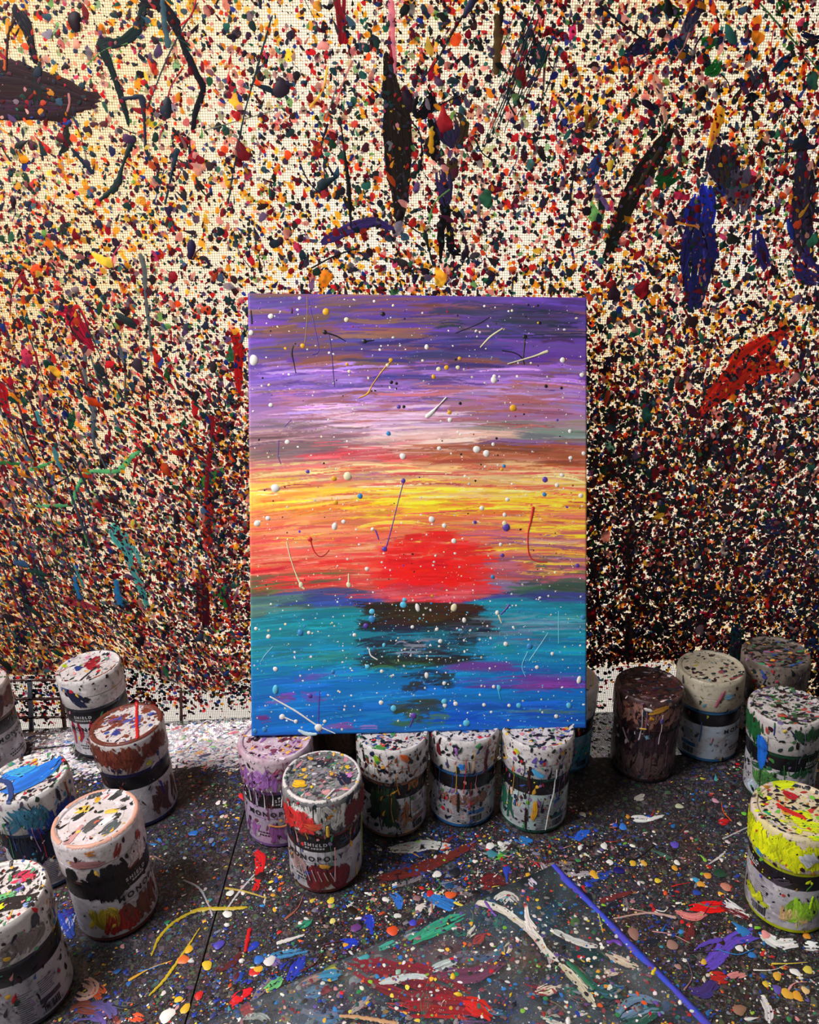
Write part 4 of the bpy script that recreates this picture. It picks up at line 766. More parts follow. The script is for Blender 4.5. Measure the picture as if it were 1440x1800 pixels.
JARS = [
 dict(at=(155, 1171), label='white-lidded paint jar with a crimson smear on its lid at the back left', paint=(40, 46, 60), pal=MIX, n_lid=110, n_side=70, shield=-48, word=-64,
      marks=[('lid', (150, 24, 44), [(-.05, .05, .2), (.15, .2, .36), (.3, .5, .16)]), ('lid', (156, 30, 46), [(.2, -.25, .3), (.15, 0, .3)]), ('lid', (40, 60, 130), [(-.36, .1, .3), (-.2, .14, .2)]), ('lid', (214, 140, 170), [(-.05, .66, .2), (.1, .7, .14)]), ('lid', (214, 130, 170), [(.62, .45, .16), (.7, .4, .1)]), ('lid', (190, 210, 40), [(-.74, .42, .14), (-.64, .5, .1)]),
             ('lid', (40, 36, 44), [(-.3, -.75, .07), (.1, -.3, .05), (.3, -.2, .04)]), ('lid', (150, 80, 50), [(.1, -.9, .08), (.5, -.7, .1), (.8, -.4, .06)]), ('side', (28, 36, 66), [(-42, .88, .2), (-30, .78, .4), (-20, .7, .3)]), ('side', (26, 30, 44), [(-18, .8, .2), (-10, .76, .18)]), ('side', (60, 90, 150), [(-60, .9, .2), (-40, .9, .14)])] + wash((150, 26, 54), -60, 10, .1, .5, 9, .1, 21)),
 dict(at=(222, 1272), label='brown-smeared paint jar with a thin red stripe across its lid, left of the painting', paint=(44, 44, 108), lid=(206, 196, 196), pal=[(4, (110, 50, 40)), (2, (150, 80, 60)), (2, (40, 36, 60)), (1, (50, 70, 150)), (2, (210, 200, 200))], n_lid=150, n_side=80, size=1.1,
      marks=cluster('lid', (124, 58, 44), -.2, .25, .34, .22, 16, .2, 31) + cluster('lid', (60, 84, 170), .0, .05, .22, .16, 8, .2, 32, .0009) + [('lid', (52, 56, 130), [(-.34, -.2, .26), (-.2, -.3, .22)], .001), ('lid', (36, 28, 40), [(-.3, .36, .18), (-.16, .3, .2)], .001), ('lid', (206, 30, 36), [(.36, .99, .07), (.30, .3, .08), (.22, -.94, .09)], .0012, .0012)]
      + [('lid', (104, 50, 40), [(math.cos(t) * .93, math.sin(t) * .93, .13) for t in np.linspace(a, a + 1.3, 6)], .0006) for a in (-.4, .8, 2., 3.2, 4.4)] + wash((112, 54, 42), -80, 70, .74, .97, 46, .24, 33) + wash((96, 46, 36), -30, 10, .66, .85, 9, .2, 35)
      + wash((92, 60, 60), 20, 70, .06, .44, 12, .14, 34) + [('side', (200, 190, 40), [(20, .72, .12), (26, .71, .14)], .001, .001), ('side', (44, 40, 130), [(36, .44, .07), (38, .34, .07), (40, .27, .04)], .001)]),
 dict(at=(168, 1437), label='front left paint jar with pale pink lid bearing black and yellow dabs', paint=(120, 50, 40), lid=(226, 214, 220), pal=JD + [(2, (190, 90, 80)), (1, (226, 180, 70))], n_lid=60, n_side=50, shield=20, word=4,
      marks=[('lid', (44, 44, 46), [(-.5, .25, .18), (-.34, .3, .2), (-.22, .4, .12)]), ('lid', (54, 54, 56), [(-.1, .85, .2), (.05, .9, .24), (.14, .8, .14)]), ('lid', (226, 170, 40), [(.04, .66, .16), (.16, .68, .16)]), ('lid', (222, 186, 70), [(-.42, .5, .14), (-.25, .5, .22), (-.1, .48, .16)]), ('lid', (50, 50, 52), [(.36, .5, .12), (.5, .58, .18), (.68, .62, .14)]), ('lid', (52, 52, 54), [(.62, .3, .14), (.78, .36, .12)]),
             ('lid', (222, 190, 80), [(.22, .08, .12), (.36, .06, .14), (.5, 0, .1)]), ('lid', (84, 84, 86), [(-.3, -.3, .14), (-.1, -.16, .26), (.1, -.06, .16)]), ('lid', (236, 232, 236), [(.04, -.3, .16), (.24, -.16, .22), (.4, -.12, .12)]), ('lid', (56, 56, 58), [(.36, -.2, .16), (.52, -.12, .14)]), ('lid', (84, 92, 94), [(.1, -.62, .2), (.3, -.5, .26), (.46, -.4, .14)]), ('lid', (200, 150, 150), [(-.72, -.6, .12), (-.5, -.3, .12), (-.3, -.06, .06)])]
      + [('lid', (210, 158, 140), [(math.cos(t) * .93, math.sin(t) * .93, .1) for t in np.linspace(a, a + 1.1, 6)], .0005) for a in (-.5, 1.2, 2.6, 3.9, 5.)] + [('side', (150, 50, 40), [(22, .93, .1), (18, .87, .16), (14, .82, .1)]), ('side', (160, 60, 50), [(54, .9, .16), (50, .82, .2)]), ('side', (206, 130, 60), [(-20, .95, .12), (-8, .94, .12)]), ('side', (160, 110, 110), [(-44, .85, .16), (-20, .84, .18), (0, .82, .1)])]
      + wash((26, 24, 28), -28, 14, .40, .80, 16, .36, 41) + wash((24, 22, 26), -55, -42, .62, .8, 5, .12, 42) + wash((206, 190, 190), 32, 60, .62, .84, 8, .2, 43) + wash((170, 150, 40), -40, -8, .12, .38, 10, .2, 44) + wash((150, 40, 34), -14, 26, .05, .32, 14, .26, 45) + wash((110, 60, 54), 10, 70, .06, .36, 16, .1, 46)),
 dict(at=(47, 1366), label='paint jar with a bright blue puddle on its lid, near the left edge', paint=(30, 70, 110), lid=(216, 214, 214), pal=MIX + [(3, (60, 150, 190)), (3, (230, 226, 224))], n_lid=330, n_side=120, code=22,
      marks=[('lid', (30, 110, 206), [(-.5, -.3, .3), (-.1, -.2, .56), (.3, 0, .56), (.7, .2, .3), (.86, .3, .1)], .0012, .0007), ('lid', (36, 120, 210), [(-.5, .3, .36), (-.2, .36, .4), (.1, .4, .24)], .001, .0006), ('lid', (60, 160, 200), [(-.4, .5, .2), (0, .3, .3), (.3, .3, .2)], .0011, .0006), ('lid', (226, 170, 50), [(.2, .62, .12), (.3, .64, .12)], .001, .001), ('lid', (36, 60, 120), [(-.7, .4, .1), (-.45, .1, .12), (-.4, -.4, .1), (-.5, -.9, .09)], .0012, .0012), ('lid', (220, 60, 40), [(-.8, -.6, .16), (-.66, -.62, .08)])]
      + wash((60, 120, 150), -40, 10, .68, .95, 14, .26, 51) + wash((40, 90, 60), -20, 24, .66, .85, 8, .18, 52) + wash((34, 60, 150), -10, 60, .55, .82, 16, .3, 53) + wash((22, 30, 50), -60, 30, .3, .62, 16, .3, 54) + [('side', (150, 90, 60), [(52, .97, .06), (54, .8, .05), (54, .7, .03)]), ('side', (40, 44, 60), [(36, .97, .08), (36, .86, .1), (40, .84, .12)]), ('side', (190, 190, 190), [(52, .60, .09), (54, .56, .1)], .001, .001)]),
 dict(at=(-6, 1574), label='paint jar with a multicoloured speckled lid in the bottom left corner', paint=(60, 56, 70), lid=(220, 214, 212), pal=MIX + [(3, (40, 36, 40)), (1.5, (80, 160, 110))], n_lid=300, n_side=110, code=14, paper=(190, 184, 188),
      marks=[('lid', (196, 50, 80), [(.4, .3, .3), (.56, .24, .34), (.7, .1, .2)]), ('lid', (110, 90, 180), [(.44, -.02, .2), (.4, -.16, .2)]), ('lid', (90, 170, 110), [(.0, -.1, .2), (.3, -.12, .16)]), ('lid', (30, 26, 30), [(-.3, -.4, .3), (.1, -.34, .34), (.4, -.5, .3), (.7, -.6, .2)]), ('lid', (228, 214, 30), [(-.1, -.4, .13), (.1, -.34, .13)], .001, .0012), ('lid', (120, 150, 200), [(.4, -.6, .1), (.6, -.66, .1)]), ('side', (70, 66, 76), [(34, .95, .1), (30, .84, .2)]), ('side', (40, 120, 130), [(58, .72, .12), (60, .68, .1)]), ('side', (160, 40, 50), [(44, .32, .06), (46, .28, .1)], .001), ('side', (220, 180, 60), [(54, .66, .12), (56, .64, .1)])]
      + wash((130, 116, 116), -10, 70, .68, .9, 12, .2, 61)),
 dict(at=(-48, 1203), label='brown-stained paint jar cut off by the left edge of the picture', paint=(90, 50, 46), lid=(200, 180, 176), pal=MIX + [(4, (120, 64, 60))], n_lid=120, n_side=90, word=14, marks=wash((104, 62, 60), -30, 70, .66, .96, 30, .24, 71)),
 dict(at=(484, 1297), label='purple paint jar under the lower left corner of the painting', paint=(132, 92, 168), lid=(216, 200, 206), lid2=(190, 150, 170), paper=(190, 160, 200), pal=[(4, (120, 60, 80)), (2, (150, 100, 170)), (2, (220, 210, 216)), (2, (50, 30, 44)), (1, (226, 160, 60))], n_lid=190, n_side=150, shield=-8, word=-56,
      marks=cluster('lid', (120, 50, 60), -.2, -.2, .4, .3, 10, .16, 81) + cluster('lid', (226, 170, 70), .4, -.4, .2, .15, 5, .14, 82) + wash((150, 60, 90), 0, 60, .68, .94, 12, .14, 83) + wash((170, 110, 190), -70, 0, .66, .9, 14, .18, 84) + wash((150, 90, 160), -70, 60, .06, .3, 14, .12, 86)
      + [('side', (226, 222, 224), [(-54 + k * 14, .68, .03), (-52 + k * 14, .6, .025), (-50 + k * 13, .50 - .02 * (k % 3), .05)], .001, .001) for k in range(7)] + [('side', (190, 120, 60), [(-20, .28, .05), (0, .26, .06), (22, .29, .05)], .001, .001), ('side', (222, 180, 90), [(-66, .86, .12), (-60, .82, .12)])]),
 dict(at=(690, 1283), label='white paint jar with a dark green smear, second from the left under the painting', paint=(150, 110, 96), pal=MIX, n_lid=260, n_side=260, code=34, size=1.1, pal_side=JD + [(2, (150, 70, 40)), (1, (226, 160, 50)), (1, (50, 110, 70))],
      marks=[('lid', (196, 40, 40), [(-.3, -.62, .16), (-.2, -.6, .2)]), ('lid', (70, 140, 60), [(-.5, -.7, .18), (-.2, -.76, .24)]), ('side', (226, 100, 40), [(10, .96, .1), (18, .93, .16), (26, .88, .1)]), ('side', (130, 180, 40), [(-26, .95, .1), (-24, .88, .14)])] + wash((44, 72, 50), -34, 2, .10, .60, 18, .24, 91) + wash((30, 40, 50), -40, -18, .2, .52, 10, .26, 92) + wash((150, 90, 50), 6, 26, .1, .42, 6, .07, 93) + wash((180, 110, 50), 26, 44, .52, .68, 5, .16, 94)),
 dict(at=(816, 1268), label='white paint jar with blue rings, third from the left under the painting', paint=(50, 120, 190), pal=MIX, n_lid=240, n_side=240, code=14,
      marks=[('side', (36, 130, 220), [(-6, .735, .12), (2, .74, .14)], .001, .001), ('side', (100, 24, 34), [(-44, .92, .08), (-42, .86, .12), (-40, .8, .12)]), ('side', (90, 24, 36), [(40, .9, .08), (38, .74, .1), (42, .6, .08)]), ('side', (170, 110, 190), [(-12, .95, .1), (-10, .86, .1)]), ('side', (30, 30, 26), [(-6, .42, .06), (-6, .3, .1), (-6, .2, .06)], .001), ('side', (28, 30, 44), [(-14, .97, .14), (-8, .93, .16)])] + wash((140, 96, 84), -40, 40, .26, .42, 20, .14, 101)),
 dict(at=(946, 1277), label='white and green paint jar with drips, rightmost of the four holding up the painting', paint=(30, 92, 72), paper=(180, 202, 198), pal=MIX + [(2, (150, 110, 170)), (1, (226, 180, 60))], n_lid=260, n_side=260, code=36,
      marks=[('side', (110, 90, 180), [(2, .9, .12), (-4, .84, .1)]), ('side', (60, 50, 150), [(8, .87, .1), (10, .85, .14)]), ('side', (200, 200, 40), [(-34, .93, .1), (-26, .9, .12)]), ('side', (226, 170, 50), [(48, .95, .12), (40, .9, .1)]), ('side', (80, 170, 220), [(-4, .76, .1), (4, .7, .22), (14, .68, .1)]), ('side', (60, 24, 26), [(-8, .78, .05), (-8, .6, .1), (-4, .5, .05)], .001), ('side', (222, 160, 40), [(4, .42, .06), (4, .3, .14), (2, .18, .06)], .001, .001), ('side', (110, 170, 50), [(-10, .38, .14), (-6, .36, .1)], .001), ('side', (50, 22, 22), [(-10, .3, .05), (-10, .16, .08), (-8, .04, .04)], .001), ('side', (110, 70, 120), [(10, .4, .1), (8, .32, .14)], .001),
             ('side', (206, 206, 206), [(34, .76, .02), (34, .5, .05), (28, .3, .04), (24, .06, .04)], .001, .001), ('side', (226, 190, 170), [(-40, .46, .06), (-38, .38, .1)], .001), ('side', (226, 220, 40), [(0, .62, .05), (1, .61, .06)], .001, .001)] + wash((40, 100, 80), -70, -34, .08, .5, 10, .1, 111)),
 dict(at=(994, 1190), label='blue-labelled paint jar half hidden behind the right edge of the painting', paint=(40, 96, 140), paper=(120, 160, 180), paper2=(60, 110, 150), pal=MIX, n_lid=120, n_side=90, code=36, marks=wash((60, 140, 150), 30, 70, .08, .36, 8, .14, 121)),
 dict(at=(1142, 1203), label='dark maroon paint jar crusted all over with dried paint, right of the painting', paint=(60, 40, 44), lid=(96, 64, 62), lid2=(52, 32, 34), paper=(110, 92, 98), paper2=(70, 54, 60), pal=JD + [(5, (84, 44, 44)), (2, (120, 90, 90)), (1, (206, 196, 196)), (1, (120, 80, 110))], n_lid=380, n_side=420, size=1.25, fall=1.0,
      marks=cluster('lid', (70, 34, 34), 0, .1, .4, .35, 22, .24, 131) + wash((100, 78, 80), -80, 80, .06, .4, 50, .2, 132) + wash((60, 40, 50), -80, 80, .3, .64, 44, .2, 133) + wash((130, 90, 80), -80, 70, .68, .97, 34, .14, 134) + [('side', (196, 140, 50), [(4, .88, .08), (20, .92, .14), (36, .96, .1)], .001, .001), ('side', (206, 140, 40), [(8, .84, .14), (10, .8, .12)], .001, .001), ('side', (206, 196, 196), [(-4, .93, .1), (10, .91, .1)], .001, .0012), ('side', (90, 80, 170), [(26, .82, .08), (27, .76, .1)], .001, .001), ('side', (170, 150, 150), [(-40, .6, .04), (-30, .5, .05), (-24, .46, .02)], .001, .001), ('side', (120, 160, 180), [(4, .6, .1), (8, .56, .12)], .001, .001), ('side', (200, 160, 60), [(4, .69, .07), (-8, .68, .06)], .001, .001)]),
 dict(at=(1250, 1172), label='cleaner pale-lidded paint jar with blue collar and barcode beside the maroon jar', paint=(52, 110, 160), lid=(196, 184, 166), lid2=(176, 166, 144), paper=(178, 192, 208), pal=JD + [(2, (150, 70, 80)), (1.4, (150, 150, 70)), (1, (80, 140, 160))], n_lid=130, n_side=60, code=-42, word=34,
      marks=[('lid', (36, 60, 96), [(.34, -.14, .18), (.36, -.06, .16)]), ('lid', (40, 36, 34), [(-.7, -.2, .14), (-.6, -.3, .14)]), ('lid', (140, 60, 70), [(.6, -.5, .12), (.8, -.3, .08), (.95, -.2, .05)]), ('lid', (24, 22, 26), [(-.26, .46, .1), (-.2, .44, .1)]), ('side', (170, 90, 110), [(28, .93, .05), (22, .84, .1), (14, .72, .06)]), ('side', (110, 160, 190), [(30, .84, .2), (44, .84, .14)]), ('side', (40, 70, 40), [(-10, .78, .08), (-10, .75, .08)]), ('side', (60, 100, 150), [(-6, .52, .03), (-6, .4, .04), (-8, .26, .03)], .0007, .001), ('side', (190, 140, 160), [(14, .34, .04), (12, .26, .06)], .0007, .001)]),
 dict(at=(1364, 1146), label='farthest right paint jar with dark mottled lid behind the green-smeared jar', paint=(90, 50, 60), lid=(140, 126, 116), lid2=(96, 84, 78), pal=MIX + [(4, (60, 54, 50))], n_lid=280, n_side=160, size=1.2, marks=[('lid', (110, 28, 34), [(-.4, .1, .16), (-.26, .06, .16)]), ('lid', (40, 40, 44), [(-1, -.3, .06), (-.4, .0, .05), (-.1, .3, .04)], .001, .001), ('lid', (150, 70, 40), [(.4, -.1, .14), (.5, -.12, .1)]), ('side', (60, 60, 140), [(-14, .88, .14), (-8, .86, .1)]), ('side', (170, 60, 90), [(6, .84, .1), (12, .84, .08)])] + wash((96, 84, 80), 22, 80, .66, .95, 14, .2, 141)),
 dict(at=(1383, 1240), label='green-smeared paint jar with a blue drip, behind the yellow jar at right', paint=(28, 84, 54), lid=(206, 200, 198), pal=JD + [(4, (60, 90, 60)), (2, (60, 130, 60)), (1.4, (190, 80, 80)), (1.4, (110, 100, 140))], n_lid=330, n_side=130, size=1.2, shield=44,
      marks=[('lid', (196, 70, 60), [(-.2, -.5, .14), (.1, -.56, .16), (.3, -.6, .1)]), ('side', (30, 110, 220), [(-30, .78, .2), (-26, .66, .3), (-26, .54, .24), (-26, .42, .08)], .001, .001), ('side', (220, 190, 60), [(2, .95, .1), (6, .93, .1)], .001, .001), ('side', (40, 70, 150), [(-10, .96, .03), (-10, .86, .03)], .0008), ('side', (40, 50, 90), [(12, .96, .03), (18, .9, .04), (20, .85, .03)], .0008)] + wash((30, 92, 50), -80, -32, .68, .96, 20, .2, 151) + wash((34, 90, 56), -50, 60, .40, .5, 10, .16, 152) + wash((70, 120, 60), -40, 0, .2, .42, 12, .24, 153) + wash((40, 80, 50), 24, 80, .8, .98, 12, .2, 154) + wash((190, 206, 224), -44, -24, .06, .24, 5, .2, 155)),
 dict(at=(1402, 1422), label='neon yellow paint jar with barcode and red dabs on its lid, front right', paint=(206, 216, 20), lid=(226, 206, 196), lid2=(220, 206, 150), pal=JD + [(3, (210, 220, 30)), (1.5, (190, 130, 40)), (1, (110, 180, 60)), (1, (206, 60, 50))], n_lid=240, n_side=110, code=-44, shield=-74,
      marks=[('lid', (206, 222, 24), [(-.6, .66, .3), (-.4, .8, .36), (-.16, .86, .2)]), ('lid', (180, 30, 44), [(-.36, .46, .18), (-.2, .4, .24), (-.04, .34, .16)], .001, .001), ('lid', (210, 40, 40), [(-.46, -.06, .12), (-.2, -.14, .12), (.1, -.2, .1), (.2, -.24, .06)], .001, .001), ('lid', (40, 160, 110), [(-.66, -.36, .14), (-.5, -.44, .14)]), ('lid', (206, 200, 210), [(-.5, -.6, .2), (-.3, -.76, .2)]), ('lid', (226, 160, 40), [(-.3, -.2, .12), (-.1, -.24, .14)]), ('lid', (200, 140, 60), [(.7, -.3, .24), (.8, -.5, .2)])]
      + cluster('lid', (214, 226, 24), .2, -.45, .3, .2, 18, .24, 161) + cluster('lid', (120, 190, 60), .5, -.5, .25, .15, 8, .16, 162) + wash((222, 232, 16), -88, 80, .665, .965, 80, .26, 163) + [('side', (70, 60, 70), [(6, .54, .14), (-10, .5, .2), (-16, .5, .08)], .0012, .001), ('side', (60, 54, 190), [(-34, .47, .06), (-33, .44, .06)], .001, .001), ('side', (46, 130, 200), [(-44, .69, .14), (-34, .67, .12)], .001, .001), ('side', (206, 204, 214), [(20, .86, .3), (30, .78, .3)], .0008, .0018), ('side', (230, 226, 226), [(-2, .57, .05), (-1, .56, .06)], .001, .001), ('side', (180, 226, 30), [(38, .42, .06), (36, .28, .09)], .001)] + wash((150, 200, 50), 14, 40, .1, .4, 9, .22, 164) + wash((210, 170, 120), 0, 22, .1, .3, 6, .2, 165) + wash((200, 206, 30), -54, -20, .16, .3, 9, .1, 166, .0004, .0012)),
 dict(at=(566, 1364), label='front centre paint jar with a speckled grey lid and red smears below it', paint=(110, 40, 40), lid=(96, 96, 100), lid2=(140, 136, 138), pal=[(3, (60, 58, 62)), (3, (130, 128, 132)), (2, (200, 196, 196)), (1, (226, 170, 50)), (1, (70, 120, 90)), (1, (200, 130, 140)), (1, (110, 60, 70))], n_lid=420, n_side=190, pal_side=MIX, shield=-32, word=-66,
      marks=[('lid', (228, 172, 30), [(-.68, -.14, .18), (-.58, -.2, .26), (-.44, -.18, .2)], .001, .001), ('lid', (230, 180, 30), [(.62, .28, .12), (.7, .26, .14)], .001, .001), ('lid', (224, 200, 40), [(-.3, -.34, .08), (-.22, -.36, .1)], .001, .001), ('lid', (30, 32, 52), [(.42, .0, .2), (.54, -.16, .26), (.6, -.34, .2)], .001, .0008), ('lid', (190, 120, 180), [(.64, -.06, .16), (.74, -.02, .12)], .001, .001), ('lid', (206, 150, 150), [(-.0, -.62, .16), (.2, -.56, .14)], .001, .0008), ('lid', (44, 110, 90), [(-.6, -.52, .16), (-.5, -.56, .12)], .001), ('lid', (226, 222, 220), [(.06, -.8, .04), (.3, -.5, .05)], .001, .0012), ('lid', (40, 34, 40), [(-.2, .5, .3), (.1, .56, .3), (.3, .5, .16)], .0006)]
      + [('lid', (214, 206, 204), [(math.cos(t) * .94, math.sin(t) * .94, .08) for t in np.linspace(a, a + 1.2, 6)], .0005) for a in (-.3, 1., 2.3, 3.6, 4.9)] + wash((226, 222, 218), -60, 60, .68, .97, 50, .18, 171) + wash((206, 50, 50), -66, -18, .66, .92, 22, .16, 172, .0005, .002) + wash((110, 30, 34), 34, 76, .68, .97, 18, .2, 173, .0005, .002) + [('side', (226, 90, 60), [(-26, .78, .14), (-12, .76, .18), (-2, .8, .1)], .0006, .003), ('side', (226, 180, 50), [(4, .78, .06), (4, .7, .08), (5, .66, .06)], .0008, .003), ('side', (170, 110, 40), [(6, .88, .14), (10, .86, .12)], .0008, .003), ('side', (40, 70, 90), [(24, .54, .2), (40, .55, .2)], .0006), ('side', (226, 160, 60), [(-10, .34, .1), (4, .30, .12)], .0007, .001), ('side', (50, 60, 150), [(-32, .24, .1), (-26, .22, .12)], .0007, .001), ('side', (160, 180, 50), [(84, .9, .05), (86, .5, .06), (86, .1, .05)], .0008)]
      + wash((110, 32, 40), -30, 30, .03, .33, 30, .26, 174) + wash((150, 120, 120), -60, -36, .2, .42, 8, .12, 175) + [('side', (214, 200, 200), [(-40 + 9 * k, .3 - .01 * k, .02), (-34 + 9 * k, .16, .02)], .0006, .0016) for k in range(6)]),
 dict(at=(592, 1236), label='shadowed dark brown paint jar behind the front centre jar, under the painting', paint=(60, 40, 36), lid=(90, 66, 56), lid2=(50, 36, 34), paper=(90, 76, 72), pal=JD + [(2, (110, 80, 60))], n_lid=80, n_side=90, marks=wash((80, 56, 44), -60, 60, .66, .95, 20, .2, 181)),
]
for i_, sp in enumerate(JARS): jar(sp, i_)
table_splats(150000, 0.0003, 0.0015, 1.7, 'fine_splatter', 6, False, 51, 0.46)
g = np.random.default_rng(55); n = 5200                # pale splats painting in the sun patch along the back edge at the left
x = g.uniform(-0.72, SEAM - .012, n); y = g.uniform(0.925, YB - 0.014, n)
k = np.ones(n, bool)
for jx, jy in JPOS: k &= np.hypot(x - jx, y - jy) > RB + 0.010
k &= g.uniform(0, 1, n) < np.clip((y - .92) / .035, .1, 1); x, y = x[k], y[k]; n = len(x)
tag(build_splats('sun_patch_splatter', np.stack([x, y], 1), g.uniform(.002, .0048, n), 1 + g.exponential(.9, n), g.normal(.25, .4, n), pick([(5, (228, 220, 222)), (3, (206, 198, 206)), (.8, (170, 180, 206)), (.7, (220, 180, 186)), (.5, (150, 140, 150))], n, g), table_map, np.full(n, .0004), g.uniform(.0001, .0004, n), PAINT, table, 9, False, None, g), kind='stuff')
table_splats(21000, 0.0012, 0.0030, 1.9, 'splatter', 8, True, 52, 0.42)
table_splats(900, 0.0030, 0.0070, 2.2, 'splatter_blobs', 15, True, 53, 0.45)


KT = np.random.default_rng(4)
for col, pts, h in TM:
    w = [(lambda P: (P[0], P[1], wd * pxm(P)))(on_table(x, y)) for x, y, wd in pts]
    for jx, jy in JPOS:                                # paint lies round the jars, not under them
        for i_ in range(len(w)):
            d = math.hypot(w[i_][0] - jx, w[i_][1] - jy); m = RB + 0.004 + w[i_][2] * .8
            if d < m: w[i_] = (jx + (w[i_][0] - jx) * m / d, jy + (w[i_][1] - jy) * m / d, w[i_][2])
    w = [(x, min(y, YB - .006 - float(bend(x)) - q), q) for x, y, q in w]
    wm = max(p[2] for p in pts)
    if wm >= 12 and math.dist(pts[0][:2], pts[-1][:2]) > 12: brush('paint_mark', w, col, table_map, h * .2, 0.0007, PAINT, table, 1, KT, max(2.6, wm / 7) * pxm(on_table(*pts[0][:2])), 0.5, 3.4, 0.12)
    else: stroke('paint_mark', w, col, table_map, h, 0.0009, PAINT, table, 1, 0.35, KT)
TDROP = [(232, 230, 226, 405, 1571, 6), (232, 230, 226, 400, 1608, 7), (80, 70, 180, 385, 1662, 8), (226, 170, 40, 332, 1670, 7), (226, 110, 50, 322, 1688, 9), (226, 190, 50, 364, 1698, 8), (236, 234, 230, 294, 1786, 12), (226, 180, 50, 326, 1774, 8), (214, 40, 40, 350, 1751, 7), (226, 190, 50, 314, 1758, 6),
         (50, 110, 200, 455, 1688, 8), (230, 180, 50, 454, 1705, 7), (220, 214, 214, 474, 1690, 9), (222, 196, 60, 582, 1584, 6), (230, 224, 220, 678, 1582, 5), (222, 210, 120, 585, 1620, 5), (110, 60, 130, 626, 1632, 8), (226, 80, 40, 690, 1637, 9), (226, 90, 40, 792, 1574, 8), (200, 36, 40, 756, 1571, 6), (232, 228, 224, 768, 1538, 7), (70, 70, 200, 726, 1623, 6),
         (232, 228, 224, 862, 1488, 7), (230, 226, 222, 880, 1484, 5), (24, 30, 40, 800, 1534, 9), (30, 70, 110, 790, 1558, 7), (226, 170, 50, 1044, 1538, 7), (226, 180, 60, 1112, 1518, 6), (226, 170, 60, 1132, 1518, 5), (236, 232, 226, 1072, 1516, 5), (236, 232, 228, 1190, 1517, 5), (30, 24, 110, 1088, 1531, 8), (226, 160, 50, 1186, 1527, 5), (30, 70, 50, 1266, 1536, 9), (226, 150, 60, 1244, 1540, 6), (60, 160, 210, 1224, 1548, 5), (226, 160, 60, 1232, 1555, 6),
         (40, 70, 170, 1225, 1570, 6), (98, 80, 190, 1186, 1486, 7), (200, 130, 110, 1276, 1560, 8), (226, 200, 60, 1156, 1549, 5), (150, 110, 100, 1114, 1642, 10), (160, 120, 110, 1182, 1662, 9), (170, 130, 120, 1192, 1700, 5), (226, 180, 60, 1237, 1692, 5), (236, 232, 228, 1300, 1668, 6), (50, 120, 200, 1322, 1680, 6), (236, 150, 150, 1346, 1644, 7), (226, 150, 50, 1418, 1646, 6), (226, 170, 60, 1366, 1717, 7), (226, 190, 60, 1346, 1731, 5), (226, 170, 60, 1384, 1748, 9), (226, 160, 50, 1402, 1752, 8), (98, 80, 170, 1366, 1740, 7), (220, 200, 80, 1420, 1706, 7), (226, 190, 130, 1416, 1742, 6), (236, 232, 228, 1398, 1710, 7), (120, 190, 50, 1332, 1632, 4), (110, 200, 60, 1308, 1431, 4), (190, 190, 160, 1194, 1418, 6), (150, 110, 90, 1300, 1776, 10), (236, 232, 228, 1062, 1488, 6), (90, 110, 200, 820, 1630, 5), (226, 200, 60, 840, 1600, 5)]
for r_, g_, b_, x, y, rad in TDROP:
    P = on_table(x, y); s = pxm(P)
    one_splat('paint_drop', P[0], P[1], rad * s * 1.12, (r_, g_, b_), table_map, rad * s * 0.17, 0.0011, PAINT, table, KT.uniform(1.0, 1.25), KT.uniform(0, 3.1), 1, 0.0, 16, KT)
g = np.random.default_rng(62)
for k in range(90):                                    # smaller dry smears all over the middle
    x, y = g.normal(0.02, 0.17), g.uniform(0.46, 0.78); ang = g.normal(0.35, 0.5); L = g.uniform(.012, .045)
    if abs(x - SEAM) < L + .01 or min(math.hypot(x - a, y - b) for a, b in JPOS) < RB + L + .006: continue
    pal = [(206, 200, 196), (40, 70, 160), (110, 40, 44), (70, 60, 110), (60, 100, 90), (120, 110, 116), (150, 90, 80), (36, 30, 36), (170, 160, 170), (30, 34, 50), (60, 130, 180)]
    brush('paint_smear', [(x, y, .004), (x + L * math.cos(ang) * .5, y + L * math.sin(ang) * .5, g.uniform(.006, .013)), (x + L * math.cos(ang), y + L * math.sin(ang), .004)], pal[g.integers(len(pal))], table_map, .0003, .0005, PAINT, table, 1, g, .0013, .6, 2.6)
lst = []; g = np.random.default_rng(61)
for k in range(230):
    x, y = g.uniform(-0.5, 0.5), g.uniform(0.48, 0.92); ang = g.normal(0.5, 0.7); L = g.uniform(0.006, 0.05); wd = g.uniform(.0005, .0016)
    if abs(x - SEAM) < 0.06 or min(math.hypot(x - a, y - b) for a, b in JPOS) < RB + L + .004: continue
    d = np.array([math.cos(ang), math.sin(ang)]); n2 = np.array([-d[1], d[0]]); p0 = np.array([x, y]); b_ = g.normal(0, .15) * L
    pal = TC if g.uniform() < .6 else TD
    lst.append(([(*p0, wd * g.uniform(1, 3)), (*(p0 + d * L / 2 + n2 * b_), wd), (*(p0 + d * L), wd * .6)], pal[g.integers(len(pal))][1], wd * .3, g.uniform(.0008, .0014), 1))
strands('paint_strands', lst, table_map, PAINT, table, g)

